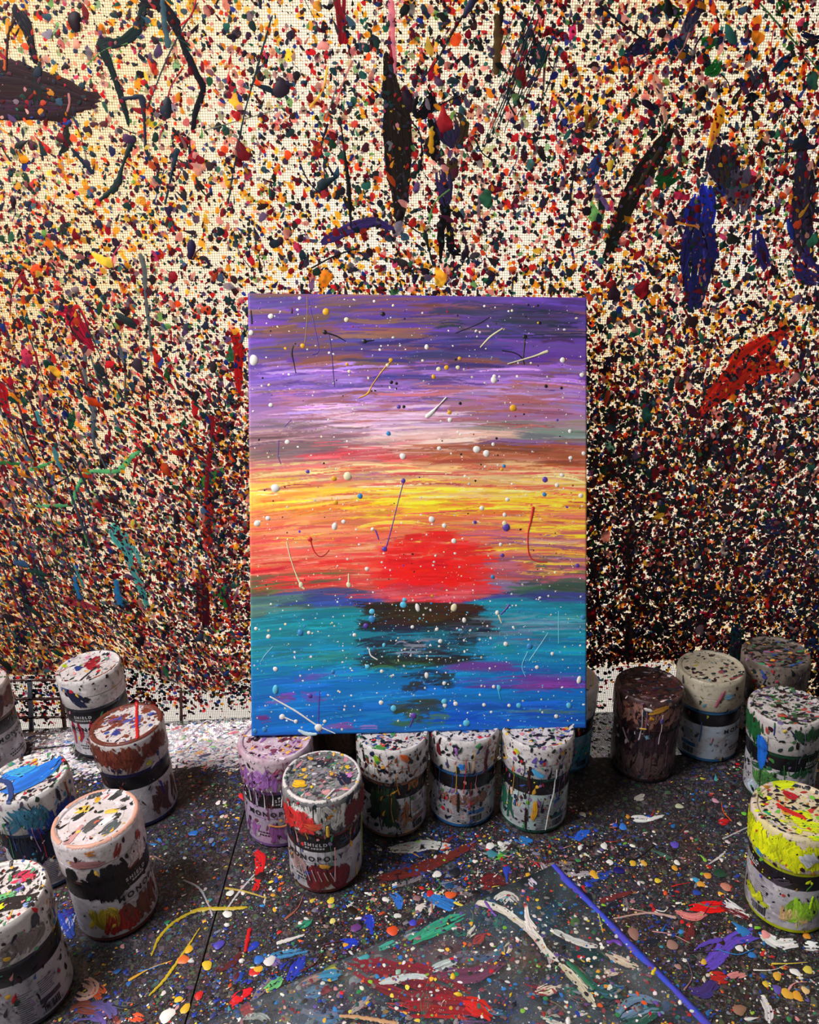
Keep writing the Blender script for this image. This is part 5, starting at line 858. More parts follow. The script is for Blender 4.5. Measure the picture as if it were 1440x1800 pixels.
# ------------------------------------------------------------------ the painting, resting on the jar lids and leaning on the sheet
def fit_canvas():
    tgt = np.array([(439.5, 1297), (1030, 1278), (438, 517.5), (1033.5, 520)])
    p = np.array([-0.205, 0.825, 0.03, 0.35, 0.0, 0.433, 0.57])   # x, y of the lower left corner, yaw, lean, in-plane turn, width, height
    def frame(p):
        x, y, yaw, lean, rot, w, h = p
        ex0 = np.array([math.cos(yaw), math.sin(yaw), 0]); back = np.array([-math.sin(yaw), math.cos(yaw), 0])
        up0 = np.array([0, 0, math.cos(lean)]) + back * math.sin(lean)
        ex = ex0 * math.cos(rot) + up0 * math.sin(rot); up = up0 * math.cos(rot) - ex0 * math.sin(rot)
        return np.array([x, y, JH + 0.0034]), ex, up, w, h
    def pts(p):
        o, ex, up, w, h = frame(p); return np.concatenate([project(q)[0] for q in (o, o + ex * w, o + up * h, o + ex * w + up * h)])
    for _ in range(60):
        e = tgt.ravel() - pts(p); J = np.stack([(pts(p + d) - pts(p)) / 1e-5 for d in np.eye(7) * 1e-5], 1)
        p = p + np.linalg.lstsq(J.T @ J + np.diag([0, 0, 0, 0, 0, 0, 0]) + 1e-9 * np.eye(7), J.T @ e, rcond=None)[0] * 0.7
    return frame(p), p
(CO, CX, CU, CW, CH), _p = fit_canvas()
CN = np.cross(CX, CU)                                   # towards the camera
canvas = empty('canvas_painting'); canvas.matrix_world = Matrix(((CX[0], CU[0], CN[0], CO[0]), (CX[1], CU[1], CN[1], CO[1]), (CX[2], CU[2], CN[2], CO[2]), (0, 0, 0, 1)))
tag(canvas, 'canvas painting of a red sunset over blue water resting on paint jar lids', 'painting')
NX, NY = 446, 582
g = np.random.default_rng(77)
uu, vv = np.meshgrid((np.arange(NX) + .5) / NX, (np.arange(NY) + .5) / NY)     # v runs down
bands = [(0, (92, 66, 146)), (.10, (98, 68, 152)), (.18, (116, 78, 164)), (.24, (140, 98, 172)), (.28, (160, 120, 168)), (.33, (158, 118, 130)), (.37, (196, 126, 110)), (.42, (222, 160, 104)), (.48, (234, 170, 84)), (.53, (230, 134, 76)), (.58, (222, 110, 80)), (.64, (206, 84, 70)), (.675, (140, 76, 84)),
         (.695, (66, 84, 130)), (.73, (40, 120, 140)), (.78, (30, 130, 160)), (.85, (22, 122, 184)), (.92, (22, 112, 190)), (1, (20, 96, 190))]
bv = [b[0] for b in bands]; bc = np.array([b[1] for b in bands], float)
IM = np.stack([np.interp(vv + 0.012 * (vnoise(uu, vv, 9, .2) - .5), bv, bc[:, k]) for k in range(3)], -1)
HM = np.zeros((NY, NX))
def dab(cu, cv, L, th, slope, col, al, dry, curve=0.0):
    x0, x1 = int(max(0, (cu - L / 2) * NX)), int(min(NX, (cu + L / 2) * NX + 1)); ext = th + abs(slope) * L / 2 + abs(curve)
    y0, y1 = int(max(0, (cv - ext) * NY)), int(min(NY, (cv + ext) * NY + 1))
    if x1 - x0 < 2 or y1 - y0 < 1: return
    U, W = uu[y0:y1, x0:x1], vv[y0:y1, x0:x1]
    t = (U - cu) / (L / 2); s = (W - cv - slope * (U - cu) - curve * (t * t - .3)) / th
    nb = 96; br = g.uniform(0, 1, nb); en = g.uniform(0.55, 1.0, nb); en2 = g.uniform(0.55, 1.0, nb)
    k = np.clip(((s + 1) / 2 * max(4, th * NY * 1.1)).astype(int) * 3 % nb, 0, nb - 1)
    edge = np.clip((1 - np.abs(s)) * 4, 0, 1)
    end = np.clip((np.where(t > 0, en[k], en2[k]) - np.abs(t)) * 6, 0, 1)
    a = al * edge * end * np.clip((br[k] - dry) * 5 + 0.5, 0.05, 1)
    c = np.asarray(col, float) * (1 + 0.16 * (br[k][..., None] - .5))
    IM[y0:y1, x0:x1] += (c - IM[y0:y1, x0:x1]) * a[..., None]
    HM[y0:y1, x0:x1] += (br[k] * 0.8 + 0.2 - HM[y0:y1, x0:x1]) * a * 0.8
def region(u0, u1, v0, v1, col, n, L=(.1, .3), th=(.004, .011), al=(.35, .85), dry=.4, slope=(-.07, .03)):
    for _ in range(int(n * 1.35)):
        c = np.clip(np.array(col) * g.uniform(.84, 1.18) + g.uniform(-12, 12, 3), 0, 255)
        cu_ = g.uniform(u0, u1); dab(cu_, g.uniform(v0, v1), g.uniform(*L), g.uniform(*th), g.uniform(*slope) + (cu_ - .45) * .10, c, min(1, g.uniform(*al) * 1.15), dry, g.normal(0.002, .006))
P_, BR, LI = (100, 66, 160), (132, 86, 72), (160, 112, 200)
region(0, 1, 0, .22, P_, 170); region(0, 1, 0, .18, (82, 58, 134), 60); region(.05, 1, .02, .2, (120, 76, 84), 46, al=(.3, .7)); region(.0, .5, .08, .11, BR, 14); region(.2, .45, .14, .17, BR, 10); region(.65, .85, .02, .07, (62, 52, 92), 18); region(.7, 1, .0, .08, (74, 56, 120), 16)
region(.1, .9, .09, .15, (70, 70, 130), 20, al=(.2, .5)); region(.55, .72, .145, .16, (136, 70, 66), 6); region(0, .55, .16, .26, LI, 46); region(.5, 1, .155, .26, (150, 104, 196), 46); region(.1, .9, .2, .23, (86, 60, 130), 14, th=(.002, .005)); region(.3, .55, .22, .245, (74, 56, 118), 10, th=(.002, .005)); region(.1, 1, .22, .3, (164, 108, 128), 46); region(.55, .9, .2, .24, (160, 96, 104), 18)
region(0, 1, .25, .31, (184, 132, 186), 34, al=(.25, .6)); region(.15, .6, .27, .33, (210, 168, 200), 28, al=(.3, .6)); region(.6, 1, .29, .325, (140, 124, 122), 30); region(.7, 1, .3, .33, (112, 122, 122), 12); region(0, .28, .33, .375, (122, 100, 108), 30); region(0, .4, .31, .40, (160, 106, 116), 30, al=(.3, .6))
region(.2, .55, .335, .40, (214, 84, 92), 34); region(.35, .6, .33, .36, (200, 120, 120), 12); region(.55, 1, .335, .385, (170, 92, 66), 46); region(.6, 1, .33, .345, (120, 84, 124), 10); region(.4, .75, .30, .36, (222, 180, 160), 18, al=(.25, .5)); region(0, .35, .375, .42, (186, 110, 110), 22); region(.3, .5, .40, .42, (160, 96, 150), 8, th=(.002, .005))
region(0, 1, .385, .45, (230, 176, 120), 50); region(0, 1, .39, .5, (222, 100, 84), 50, th=(.002, .006)); region(0, .3, .42, .48, (246, 190, 72), 26); region(.25, 1, .44, .50, (248, 200, 52), 46); region(.0, 1, .45, .56, (236, 120, 52), 80, th=(.002, .007)); region(.35, .65, .455, .5, (250, 208, 40), 22); region(.75, 1, .45, .58, (246, 196, 50), 40); region(0, 1, .48, .6, (226, 116, 84), 70); region(0, .35, .5, .62, (232, 136, 92), 44)
region(.65, 1, .5, .63, (196, 108, 100), 34, th=(.002, .006)); region(0, .4, .55, .67, (222, 84, 72), 60); region(.7, 1, .6, .66, (168, 90, 110), 30); region(.8, 1, .56, .64, (240, 186, 60), 18, th=(.002, .005)); region(.85, 1, .6, .64, (70, 90, 70), 7, th=(.002, .005), L=(.05, .15))
region(0, .22, .63, .67, (110, 100, 62), 22); region(0, .15, .645, .68, (84, 92, 64), 12); region(.15, .4, .655, .68, (190, 76, 64), 16); region(.05, .35, .67, .705, (74, 76, 128), 26); region(.08, .36, .685, .715, (52, 70, 150), 30); region(0, .3, .71, .735, (62, 96, 92), 18); region(0, .12, .68, .72, (80, 116, 110), 12)
region(.64, .9, .655, .69, (120, 92, 124), 26); region(.8, 1, .655, .695, (58, 86, 72), 30, L=(.08, .2)); region(.64, 1, .685, .705, (62, 72, 142), 20)
# broken light and dark streaks in the sky
region(0, .6, .0, .16, (122, 78, 70), 26, al=(.4, .8)); region(.55, .95, .03, .10, (50, 44, 74), 14, al=(.5, .9)); region(.3, .7, .1, .2, (60, 54, 116), 20, al=(.4, .8)); region(.1, 1, .17, .27, (186, 140, 214), 40, th=(.002, .006), al=(.4, .8)); region(.2, .9, .22, .30, (160, 92, 92), 34, th=(.002, .006))
region(.2, .6, .25, .30, (226, 186, 216), 26, th=(.002, .005)); region(0, .3, .28, .36, (110, 90, 100), 18, th=(.002, .006)); region(.35, .6, .31, .345, (232, 190, 190), 18, th=(.002, .005)); region(.5, 1, .34, .40, (150, 74, 48), 26, th=(.002, .006)); region(0, 1, .38, .47, (246, 208, 150), 44, th=(.0015, .005)); region(0, 1, .40, .56, (206, 72, 76), 44, th=(.0015, .004)); region(0, 1, .42, .58, (255, 214, 60), 40, th=(.0015, .005)); region(0, .4, .56, .66, (246, 150, 120), 30, th=(.0015, .005)); region(0, .35, .60, .66, (230, 50, 50), 24, th=(.002, .006)); region(.66, 1, .54, .62, (150, 80, 130), 22, th=(.0015, .004))
# the sun
for _ in range(60):
    dab(g.normal(.52, .13), g.normal(.62, .045), g.uniform(.06, .2), g.uniform(.003, .008), g.uniform(-.06, .03), np.clip(np.array([226, 60, 54]) + g.uniform(-20, 20, 3), 0, 255), g.uniform(.3, .7), .4)
for _ in range(230):
    a, r = g.uniform(0, 6.28), math.sqrt(g.uniform(0, 1)); cu, cv = .535 + .155 * r * math.cos(a), .625 + .083 * r * math.sin(a)
    dab(cu, cv, g.uniform(.04, .14), g.uniform(.004, .010), g.uniform(-.08, .02), np.clip(np.array([228, 34, 32]) * g.uniform(.9, 1.08) + g.uniform(-6, 10, 3), 0, 255), g.uniform(.4, .9), .3)
region(.42, .62, .60, .66, (240, 26, 28), 50, L=(.06, .16)); region(.4, .7, .66, .70, (206, 58, 72), 34, L=(.06, .16)); region(.38, .66, .675, .70, (220, 110, 120), 8, al=(.2, .5))
# the water
region(0, .36, .715, .80, (28, 132, 150), 60); region(.65, 1, .70, .82, (28, 136, 156), 70); region(0, 1, .78, .88, (24, 128, 178), 90); region(0, 1, .85, 1, (20, 112, 194), 120); region(.6, 1, .93, 1, (22, 88, 196), 36); region(0, .4, .78, .84, (40, 128, 120), 18, al=(.2, .5))
region(.36, .66, .705, .755, (48, 32, 30), 60, L=(.08, .22), al=(.6, .95), dry=.2); region(.37, .62, .71, .74, (52, 40, 24), 20, L=(.08, .2)); region(.37, .66, .755, .80, (34, 44, 62), 44, L=(.06, .2)); region(.36, .6, .80, .835, (40, 40, 50), 40, L=(.06, .2)); region(.4, .66, .77, .83, (28, 110, 140), 22, L=(.06, .18), al=(.4, .7)); region(.4, .64, .765, .82, (150, 150, 170), 10, L=(.05, .12), th=(.002, .005)); region(.36, .5, .82, .85, (30, 34, 44), 12, L=(.04, .1)); region(.4, .62, .83, .84, (40, 48, 40), 8)
region(.6, .72, .74, .79, (30, 34, 44), 10, L=(.04, .1)); region(.7, 1, .72, .78, (120, 160, 180), 16, al=(.2, .5), th=(.002, .006)); region(.68, .95, .74, .80, (110, 110, 150), 14, al=(.2, .5), th=(.002, .006))
region(.47, .58, .86, .885, (34, 40, 56), 14, L=(.03, .1)); region(.42, .5, .885, .90, (40, 44, 60), 6, L=(.03, .06)); region(.43, .54, .93, .975, (50, 62, 66), 16, L=(.04, .12)); region(.55, .62, .885, .895, (40, 44, 70), 5, L=(.03, .08)); region(.44, .56, .955, .985, (60, 110, 90), 6, L=(.04, .1))
region(.66, 1, .875, .895, (106, 66, 170), 16, L=(.1, .25)); region(.78, .98, .895, .905, (130, 60, 160), 8); region(.64, .8, .84, .86, (110, 70, 160), 8); region(.08, .24, .905, .92, (120, 80, 170), 6, L=(.06, .12)); region(.03, .09, .955, .965, (130, 60, 150), 3, L=(.04, .06)); region(.22, .36, .975, .985, (130, 90, 170), 4, L=(.05, .1)); region(.16, .3, .86, .87, (90, 80, 170), 3, L=(.05, .09)); region(.65, .98, .955, .97, (90, 120, 110), 5, th=(.002, .004))
region(.36, .52, .835, .85, (60, 100, 70), 4, th=(.002, .004), L=(.06, .12)); region(0, 1, .8, 1, (70, 170, 220), 30, al=(.15, .4), th=(.0015, .004)); region(0, 1, .2, .6, (250, 220, 200), 40, al=(.1, .35), th=(.001, .003))
IM = np.clip(IM * 1.04, 0, 255); CL = lin(IM)
# front relief grid with the canvas wrapped round the stretcher sides
xg, yg = np.linspace(0, CW, NX), CH * (1 - np.linspace(0, 1, NY))
X2, Y2 = np.meshgrid(xg, yg); Zr = 0.00035 * HM
m_ = np.minimum(np.minimum(X2, CW - X2), np.minimum(Y2, CH - Y2)); Zr = Zr - 0.0016 * np.clip(1 - m_ / 0.0022, 0, 1) ** 2
V = np.stack([X2, Y2, Zr], -1).reshape(-1, 3); C = CL.reshape(-1, 3)
ii, jj = np.meshgrid(np.arange(NY - 1), np.arange(NX - 1), indexing='ij'); i = (ii * NX + jj).ravel()
fs = [np.stack([i + NX, i + NX + 1, i + 1, i], 1)]
ringi = np.concatenate([np.arange(NX), np.arange(1, NY) * NX + NX - 1, (NY - 1) * NX + np.arange(NX - 2, -1, -1), np.arange(NY - 2, 0, -1) * NX])
nb_ = len(ringi); D = 0.018
back = V[ringi].copy(); back[:, 2] = -D; o_ = len(V); V = np.concatenate([V, back]); C = np.concatenate([C, C[ringi]])
k = np.arange(nb_); k2 = (k + 1) % nb_; fs.append(np.stack([ringi[k2], o_ + k2, o_ + k, ringi[k]], 1)[:, ::-1])
mesh_obj('stretched_canvas', V, fs, CANVAS_PAINT, canvas, C, sharp=60)
for lo, hi in (((0.002, 0.002, -D - .002), (0.04, CH - .002, -0.004)), ((CW - .04, 0.002, -D - .002), (CW - .002, CH - .002, -0.004)), ((.04, .002, -D - .002), (CW - .04, .04, -.004)), ((.04, CH - .04, -D - .002), (CW - .04, CH - .002, -.004))):
    box('stretcher_bar', lo, hi, WOOD, canvas)
def cmap(u, v, h): return np.stack([u, v, h], 1)
def cpx(x, y):
    """photo point on the painting -> painting coordinates"""
    d = ray(x, y); t = np.dot(CO - CP, CN) / np.dot(d, CN); q = CP + d * t - CO; return float(q @ CX), float(q @ CU)
SPX = CW / 592
WH, CR, YE, BK, PU, BL, CY = (232, 226, 222), (224, 214, 176), (226, 164, 34), (28, 20, 32), (92, 62, 160), (52, 130, 190), (90, 186, 220)
DROPS = [(YE, 573, 548, 6.5), (CR, 609, 562, 4.5), (BK, 673, 552, 4.5), (WH, 476, 556, 5), (WH, 527, 524, 3.5), (YE, 532, 608, 4.5), (WH, 446, 633, 9, 1.4), (WH, 441, 585, 5), (BK, 571, 584, 4.5), (BK, 641, 600, 4.5), (WH, 750, 610, 4.5, 1.3), (YE, 687, 633, 4), (CR, 681, 642, 3.5), (CR, 614, 653, 3.2), (YE, 610, 640, 3), (WH, 476, 712, 4), (PU, 701, 715, 4), (BK, 710, 715, 3.2), (BK, 688, 672, 3.5), (BK, 697, 674, 3), (BL, 683, 762, 4.5), (WH, 505, 777, 4.5), (WH, 708, 802, 6),
         (CR, 611, 837, 8), (YE, 587, 841, 5), (WH, 484, 858, 8), (BL, 633, 872, 5), (PU, 709, 845, 4.5), (YE, 590, 883, 4.5), (WH, 452, 920, 6), (WH, 471, 911, 4.5), (PU, 541, 829, 3.8), (YE, 902, 717, 6.5), (WH, 989, 633, 5.2), (BK, 923, 592, 4.5), (BK, 949, 568, 3.2), (WH, 868, 668, 6, 1.2), (WH, 869, 662, 4), (BK, 960, 679, 3.5), (BK, 987, 682, 3), (YE, 785, 646, 4.5), (CR, 805, 646, 4), (CR, 771, 649, 4.5), (YE, 762, 662, 4, 1.3), (YE, 808, 630, 3.5), (YE, 790, 725, 4), (WH, 791, 738, 4.5), (BK, 809, 709, 3.2), (WH, 838, 790, 7), (WH, 855, 797, 6.5), (WH, 867, 781, 3.5), (WH, 772, 788, 4), (PU, 958, 843, 5.5), (BL, 957, 869, 4.2), (BL, 886, 819, 3.5), (YE, 882, 825, 3.2), (WH, 1003, 805, 4), (WH, 1023, 659, 4.5), (WH, 1002, 758, 3.8), (WH, 988, 835, 4), (WH, 979, 853, 4), (WH, 1021, 871, 4.5), (WH, 892, 878, 4), (WH, 847, 893, 4.5), (WH, 1026, 797, 4),
         (WH, 759, 913, 6), (WH, 781, 924, 4.5), (WH, 798, 951, 5), (PU, 890, 927, 7.5), (CR, 887, 920, 5), (WH, 887, 905, 4, 1.3), (PU, 883, 976, 3.8), (BL, 866, 1014, 4), (PU, 1015, 994, 4.2), (PU, 835, 918, 3.5), (WH, 880, 957, 3.4), (WH, 604, 917, 4), (WH, 588, 925, 6, 1.5), (WH, 655, 930, 3.5), (PU, 676, 965, 5), (WH, 645, 1000, 4), ((206, 36, 40), 545, 948, 4.5), (CR, 613, 1028, 5, 1.3), (CR, 529, 1028, 5, 1.4), (CY, 709, 1063, 6.5), (CY, 711, 1054, 4), (BL, 654, 1088, 7), (CY, 654, 1075, 5.5), (PU, 643, 1100, 5), (BL, 528, 1112, 6), (WH, 543, 1112, 3.4), (WH, 472, 1119, 4.2), (WH, 450, 1105, 3.4), (WH, 623, 1116, 3.5), (WH, 725, 1102, 3.5), (CY, 675, 1134, 3.8, 1.3), (CY, 646, 1172, 4.5), (WH, 671, 1180, 3.4), (WH, 484, 1176, 4.5), (BL, 585, 1181, 3.8), (PU, 545, 1223, 4.5), (CY, 484, 1212, 7, 1.8), (WH, 670, 1235, 4.5), (CY, 692, 1245, 6), (PU, 727, 1258, 6), (WH, 560, 1279, 7.5), (WH, 496, 1260, 5.5), (WH, 520, 1268, 3.8), (CY, 820, 1271, 6.5), (WH, 571, 1268, 3.5), (WH, 801, 1237, 4.5), (WH, 782, 1240, 4.2), (CY, 781, 1233, 5.5), (WH, 768, 1106, 3.5), (WH, 774, 1127, 4.2), (WH, 816, 1090, 4.5, 1.3), (CR, 798, 1068, 7, 1.4), (WH, 734, 1068, 6, 1.9), (BL, 931, 1136, 6), (WH, 889, 1132, 4.5), (WH, 874, 1077, 4.2, 1.3), (BL, 1025, 1085, 5), (WH, 1018, 1195, 6, 1.7), (CY, 877, 1209, 5, 1.4), (WH, 868, 1207, 3.4), (CY, 912, 1240, 5), (CY, 1000, 1240, 5.5, 1.3), (WH, 978, 1259, 4), (WH, 851, 1239, 3.6), (WH, 895, 1240, 3.4), (WH, 944, 1173, 3.8), (WH, 971, 1149, 3.5), (WH, 750, 1187, 5, 1.4), (WH, 781, 1201, 3.8), (BL, 448, 1285, 5), (BL, 465, 1282, 5)]
KD = np.random.default_rng(5)
for d in DROPS:
    u, v = cpx(d[1], d[2]); r = d[3] * SPX * .90; asp = d[4] if len(d) > 4 else 1.0
    o = one_splat('paint_drop', min(max(u, r), CW - r), min(max(v, r), CH - r), r, d[0], cmap, r * 0.30, 0.0003, PAINT, canvas, asp, KD.uniform(1.2, 2.0) if asp > 1 else 0, 1, 0, 18, KD, 0.22)
LINES = [(CR, [(884, 577, 2.2), (862, 592, 3), (844, 611, 2)]), (CR, [(964, 617, 6), (940, 626, 3), (920, 632, 3), (892, 640, 2)]), (WH, [(785, 698, 3), (770, 714, 2), (758, 726, 7), (748, 734, 8)]), (BK, [(923, 595, 2.5), (921, 615, 2), (920, 630, 2)]), (BK, [(882, 616, 1.5), (906, 621, 2), (918, 630, 2.4), (922, 641, 2)]), (BK, [(862, 557, 1.5), (840, 570, 1.4), (800, 586, 1.5)]), (BK, [(573, 585, 3), (592, 591, 2.6), (608, 600, 1.6)]), (BK, [(516, 607, 1.4), (513, 620, 3), (517, 640, 1.4), (520, 656, 1.4)]), (BK, [(441, 545, 2), (443, 570, 3)]), (BK, [(641, 600, 3), (658, 598, 1.5)]), (BK, [(513, 541, 1.8), (513, 551, 3)]),
         (YE, [(690, 632, 2), (672, 652, 2), (655, 676, 1.6), (646, 692, 3), (630, 700, 1.5)]), ((150, 110, 60), [(540, 520, 1.4), (540, 560, 1.3), (536, 604, 1.6)]), (PU, [(542, 528, 1.2), (552, 570, 1.4), (560, 615, 1.4), (548, 624, 2)]), ((76, 56, 130), [(578, 585, 1.6), (583, 620, 2), (588, 680, 1.4)]), (PU, [(709, 848, 1.6), (698, 890, 1.4), (688, 930, 1.6), (679, 962, 2)]), (PU, [(660, 931, 2.5), (664, 942, 2.5), (666, 949, 1.8)]), ((196, 36, 40), [(546, 950, 3), (552, 968, 2), (562, 978, 1.8), (572, 974, 1.6), (579, 966, 1.4)]), ((206, 36, 36), [(938, 890, 5), (934, 912, 4), (928, 940, 2), (930, 974, 2), (942, 986, 2), (962, 988, 1.6)]), (CR, [(504, 952, 2.4), (510, 978, 2), (520, 1008, 2.2), (530, 1030, 4), (536, 1036, 2)]), (CR, [(613, 1008, 1.8), (613, 1024, 3.4)]),
         (WH, [(474, 1224, 2.4), (520, 1250, 3), (556, 1274, 2.6), (590, 1296, 1.8)]), (WH, [(497, 1260, 3), (518, 1268, 2)]), (PU, [(727, 1260, 3), (720, 1278, 1.6)]), (PU, [(562, 1214, 1.6), (560, 1260, 1.8), (562, 1290, 1.4)]), ((110, 196, 226), [(928, 1145, 2), (918, 1170, 1.6), (924, 1190, 1.4)]), ((120, 190, 216), [(964, 1112, 1.4), (948, 1136, 1.8), (930, 1162, 2)]), (PU, [(896, 1062, 3), (888, 1072, 2.4), (880, 1080, 1.8)]), (CR, [(876, 1080, 3), (882, 1096, 1.8)]), ((110, 200, 220), [(982, 1074, 1.4), (982, 1100, 1.6), (982, 1132, 1.2)]), ((60, 180, 220), [(876, 1210, 3.4), (878, 1222, 2), (880, 1230, 1.4)]), (WH, [(649, 1140, 2), (652, 1152, 2.2), (664, 1160, 2)]), ((190, 216, 226), [(524, 1283, 4), (540, 1290, 7), (558, 1293, 5)]), ((110, 180, 210), [(480, 1136, 1.6), (466, 1152, 2), (458, 1164, 1.4)]), ((110, 70, 150), [(512, 738, 1.6), (500, 750, 1.4)]), ((110, 80, 140), [(490, 774, 1.8), (489, 800, 2), (494, 816, 1.6)])]
for col, pts in LINES:
    w = []
    for x, y, wd in pts:
        u, v = cpx(x, y); w.append((min(max(u, .001), CW - .001), min(max(v, .001), CH - .001), wd * SPX))
    stroke('paint_strand', w, col, cmap, max(p[2] for p in w) * .25, 0.0003, PAINT, canvas, 1, .12, KD)
n = 2300; u = g.uniform(0.004, CW - .004, n); v = g.uniform(.004, CH - .004, n); vd = 1 - v / CH
# more of them over the sun's reflection
m2 = 600; u[:m2] = np.clip(g.normal(.55, .22, m2), .02, .98) * CW; v[:m2] = np.clip(1 - g.normal(.80, .08, m2), .01, .99) * CH; vd = 1 - v / CH
r = (0.45 + 1.9 * g.uniform(0, 1, n) ** 3.6) * SPX
c = pick([(8, WH), (2, CR)], n, g); s_ = g.uniform(0, 1, n)
c = np.where(((vd < .7) & (s_ < .24))[:, None], pick([(3, BK), (1, YE), (1, PU), (1, (170, 40, 60))], n, g), c)
c = np.where(((vd > .7) & (s_ < .40))[:, None], pick([(2, CY), (1, BL)], n, g), c)
tag(build_splats('paint_specks', np.stack([u, v], 1), r, 1 + g.exponential(.15, n), g.uniform(0, 6, n), c, cmap, r * .45, np.full(n, .0003), PAINT, canvas, 8, False, None, g, 0.4), kind='stuff')

# ------------------------------------------------------------------ clear acrylic sheet lying at the front of the table
def acrylic_material():
    m, nt, b, out = new_mat('clear_acrylic')
    N, L = nt.nodes, nt.links; N.remove(b)
    tp = N.new('ShaderNodeBsdfTransparent'); tp.inputs['Color'].default_value = (0.86, 0.92, 0.95, 1)
    gl = N.new('ShaderNodeBsdfGlossy'); gl.inputs['Roughness'].default_value = 0.08
    df = N.new('ShaderNodeBsdfDiffuse'); df.inputs['Color'].default_value = (*lin((128, 142, 152)), 1)
    fr = N.new('ShaderNodeFresnel'); fr.inputs['IOR'].default_value = 1.46
    m0 = N.new('ShaderNodeMixShader'); L.new(tp.outputs[0], m0.inputs[1]); L.new(df.outputs[0], m0.inputs[2])
    tc = N.new('ShaderNodeTexCoord'); no = N.new('ShaderNodeTexNoise'); no.inputs['Scale'].default_value = 18; no.inputs['Detail'].default_value = 6; L.new(tc.outputs['Object'], no.inputs['Vector'])
    mr = N.new('ShaderNodeMapRange'); mr.inputs['From Min'].default_value = .42; mr.inputs['From Max'].default_value = .75; mr.inputs['To Min'].default_value = .06; mr.inputs['To Max'].default_value = .34; L.new(no.outputs['Fac'], mr.inputs['Value']); L.new(mr.outputs[0], m0.inputs['Fac'])
    ms = N.new('ShaderNodeMixShader'); L.new(fr.outputs[0], ms.inputs['Fac']); L.new(m0.outputs[0], ms.inputs[1]); L.new(gl.outputs[0], ms.inputs[2]); L.new(ms.outputs[0], out.inputs['Surface'])
    return m
TZ, TH = 0.0042, 0.0045
A0 = on_z(975, 1519, TZ + TH); L1 = on_z(600, 1688, TZ + TH); R1 = on_z(1250, 1800, TZ + TH)
e1 = (L1 - A0)[:2]; e1 /= np.linalg.norm(e1); e2 = (R1 - A0)[:2]; e2 /= np.linalg.norm(e2)
S1, S2 = 0.46, 0.34
acr = empty('acrylic_sheet', (A0[0], A0[1], TZ)); tag(acr, 'clear acrylic sheet with blue edge lying smeared with paint at the front', 'acrylic sheet')
q2 = np.array([[0, 0], e1 * S1, e1 * S1 + e2 * S2, e2 * S2])
V = np.concatenate([np.c_[q2, np.zeros(4)], np.c_[q2, np.full(4, TH)]])
Fq = np.array([[0, 3, 2, 1], [4, 5, 6, 7], [0, 1, 5, 4], [1, 2, 6, 5], [2, 3, 7, 6], [3, 0, 4, 7]])
if np.cross(e1, e2) < 0: Fq = Fq[:, ::-1]
mesh_obj('panel', V, Fq, acrylic_material(), acr, smooth=False)
def acr_map(u, v, h): return np.stack([u * e1[0] + v * e2[0], u * e1[1] + v * e2[1], TH + h], 1)
_E = np.linalg.inv(np.stack([e1, e2], 1))
def apx(x, y):
    P = on_z(x, y, TZ + TH); return _E @ (P - A0)[:2]
BLUE_EDGE = plain('blue_lit_edge', (52, 88, 226), 0.35, (86, 76, 206), 60)  # blue light in the acrylic's edge, put in as a coloured strip
gk = np.random.default_rng(6)
ks = np.linspace(0.0, S2 - .002, 60); wd = 0.0072 + 0.0020 * np.sin(ks * 60) * gk.uniform(.3, 1, 60); wd[:4] *= .7
V = []; 
for s, w in zip(ks, wd): V += [(-0.0007, s, -TH - .0005), (-0.0007, s, 0.0007), (w * .5, s, 0.0008), (w, s, 0.0002)]
V = np.array(V); i = np.arange(59)[:, None] * 4; k = np.arange(3)[None]
tag(mesh_obj('lit_edge_strip', acr_map(V[:, 0], V[:, 1], V[:, 2]), np.stack([i + k, i + k + 1, i + 5 + k, i + 4 + k], -1).reshape(-1, 4), BLUE_EDGE, acr), 'bright blue strip painted as light in the edge')
